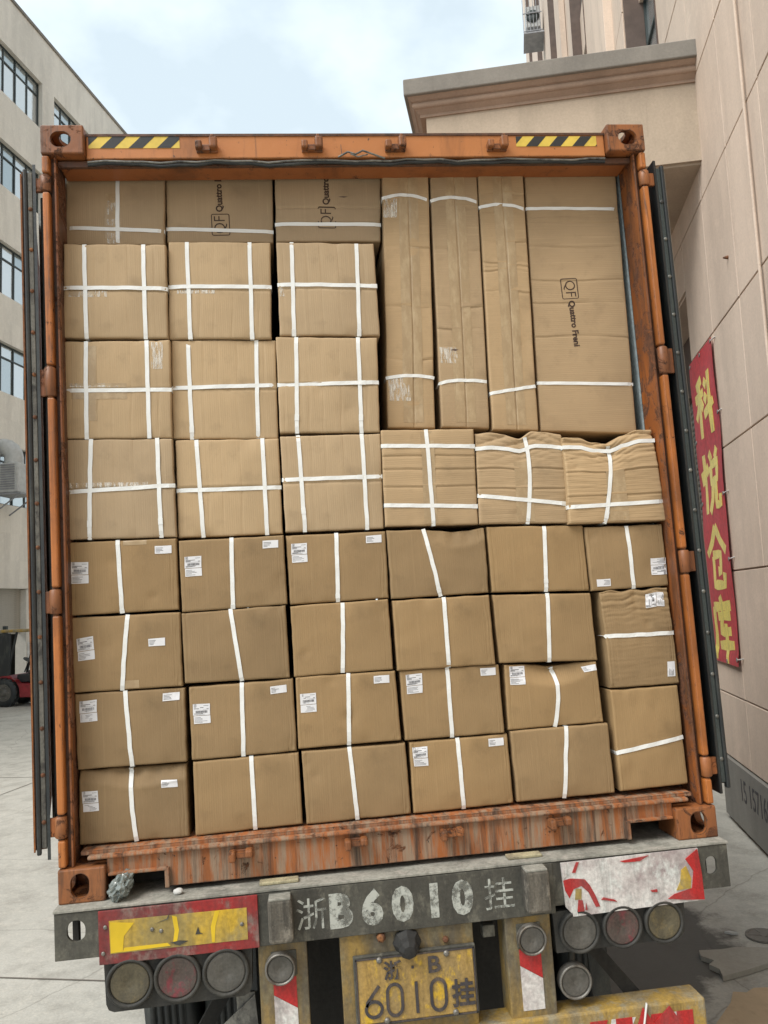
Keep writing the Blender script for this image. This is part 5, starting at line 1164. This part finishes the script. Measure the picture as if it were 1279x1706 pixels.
for ay in (1.78, 3.10, 4.42):
    m = MB(); m.lathe((-.95, ay, .52), (1, 0, 0), [(.06, 0), (.075, .1), (.075, 1.8), (.06, 1.9)], 14); m.build('axle', 'steel_dark', tr)
    for xa, xb in ((-1.20, -.93), (-.90, -.63), (.63, .90), (.93, 1.20)):
        m = MB(); r = .515; w_ = xb - xa
        prof = [(r * .62, 0), (r * .80, -.0), (r * .93, .015), (r * .985, .045)]
        n_g = 5
        for k in range(n_g):
            a = .05 + (w_ - .10) * k / n_g; prof += [(r, a), (r, a + (w_ - .10) / n_g - .014), (r - .016, a + (w_ - .10) / n_g - .011), (r - .016, a + (w_ - .10) / n_g - .002)]
        prof += [(r * .985, w_ - .045), (r * .93, w_ - .015), (r * .80, w_), (r * .62, w_)]
        zoff = -.025 * (xa + xb) / 2
        m.lathe((xa, ay, r + zoff), (1, 0, 0), prof, 40); ty = m.build('tyre', 'rubber', tr)
        xr = xb - .03 if xa > 0 else xa + .03; m = MB(); m.lathe((xr, ay, r + zoff), (1 if xa > 0 else -1, 0, 0), [(r * .61, 0), (r * .58, -.02), (r * .3, -.05), (r * .28, .02), (r * .12, .03)], 24); m.build('rim', 'lens_grey', ty)
for sx in (-1, 1):
    m = MB(); m.bbox(*sorted((sx * .62, sx * 1.19)), 1.16, 1.172, .55 if sx < 0 else .98, 1.22, .003); m.build('mud_flap', 'rubber', tr)
m = MB(); m.prism([(.82, .55), (.90, .55), (.88, 1.07), (.80, 1.07)], .45, .46); m.build('strap_and_shadow', 'rubber', tr)  # dark strip stands for trailer shadow and a hanging piece together

# ================================================================== SMALL THINGS ON THE BEAM AND GROUND
bag = MB(); bm = bmesh.new(); bmesh.ops.create_icosphere(bm, subdivisions=4, radius=1)
for v in bm.verts:
    n = noise.noise(v.co * 3.1) ; n2 = abs(noise.noise(v.co * 7.5))
    v.co = Vector((v.co.x * .042 + v.co.z * .016, v.co.y * .06, v.co.z * .046)) * (1 + .28 * n - .34 * n2)
bag.frombm(bm, mat=Matrix.Translation((-1.005, .005, 1.443)), smooth=False)
t = NT('crumpled_film'); t.col(t.mix(t.noise(30, 4, src='Object'), (.10, .13, .12), (.45, .50, .48))).rough(.12); t.b.inputs['Transmission Weight'].default_value = .35; t.b.inputs['Coat Weight'].default_value = .6; M['film'] = t.m
m = bag; m.tube([(-.99, .02, 1.475), (-.985, .05, 1.490), (-.96, .09, 1.487)], .014, 7)
o = bag.build('plastic_bag', 'film', origin=(-1.005, .005, 1.402)); tag(o, 'crumpled grey-green plastic wrap beside the lower left corner of the orange container', 'plastic wrap', truck=True)
m = MB(); bm = bmesh.new(); bmesh.ops.create_icosphere(bm, subdivisions=2, radius=1)
for v in bm.verts: v.co = Vector((v.co.x * .018, v.co.y * .014, max(v.co.z, -.7) * .012)) * (1 + .2 * noise.noise(v.co * 2))
m.frombm(bm, mat=Matrix.Translation((-.806, -.01, 1.4105))); o = m.build('foam_scrap', 'white', origin=(-.806, -.01, 1.402)); tag(o, 'small white scrap on the trailer beam just right of the plastic wrap', 'scrap', truck=True)
m = MB(); m.prism([(1.82, 1.47), (2.02, 1.68), (2.10, 1.80), (2.17, 1.775), (2.24, 1.82), (2.33, 1.81), (3.0, 1.6), (2.7, .9), (1.9, .8)], .006, .013, axis='z'); o = m.build('cardboard_sheet', 'card_pale', origin=(2.2, 1.3, .04)); tag(o, 'flattened piece of cardboard lying on the yard right of the trailer bumper', 'cardboard')
m = MB(); c_ = Vector((2.72, 2.52, 0)); m.lathe(c_ + Vector((0, 0, .004)), (0, 0, 1), [(.12, 0), (.12, .012), (.105, .014), (.10, .008), (.03, .008), (.028, .013)], 24, smooth=False)
for k in range(5): a = k * math.tau / 5; m.box(-.008, .008, .03, .1, .010, .0155, mat=Matrix.Translation(c_) @ Matrix.Rotation(a, 4, 'Z'))
o = m.build('drain_cover', 'concrete', origin=c_); tag(o, 'small round drain cover in the yard between trailer and panelled wall', 'drain cover')
m = MB(); m.prism([(2.49, 2.62), (2.53, 2.62), (2.57, 2.58), (2.52, 2.59)], .006, .02, axis='z'); o = m.build('litter', 'white', origin=(2.53, 2.60, .006)); tag(o, 'white scrap of litter on the dark wet stain beside the drain cover', 'litter')

for o in TRUCK:
    bpy.context.view_layer.update(); break
for o in TRUCK: o.matrix_world = LEAN @ o.matrix_world
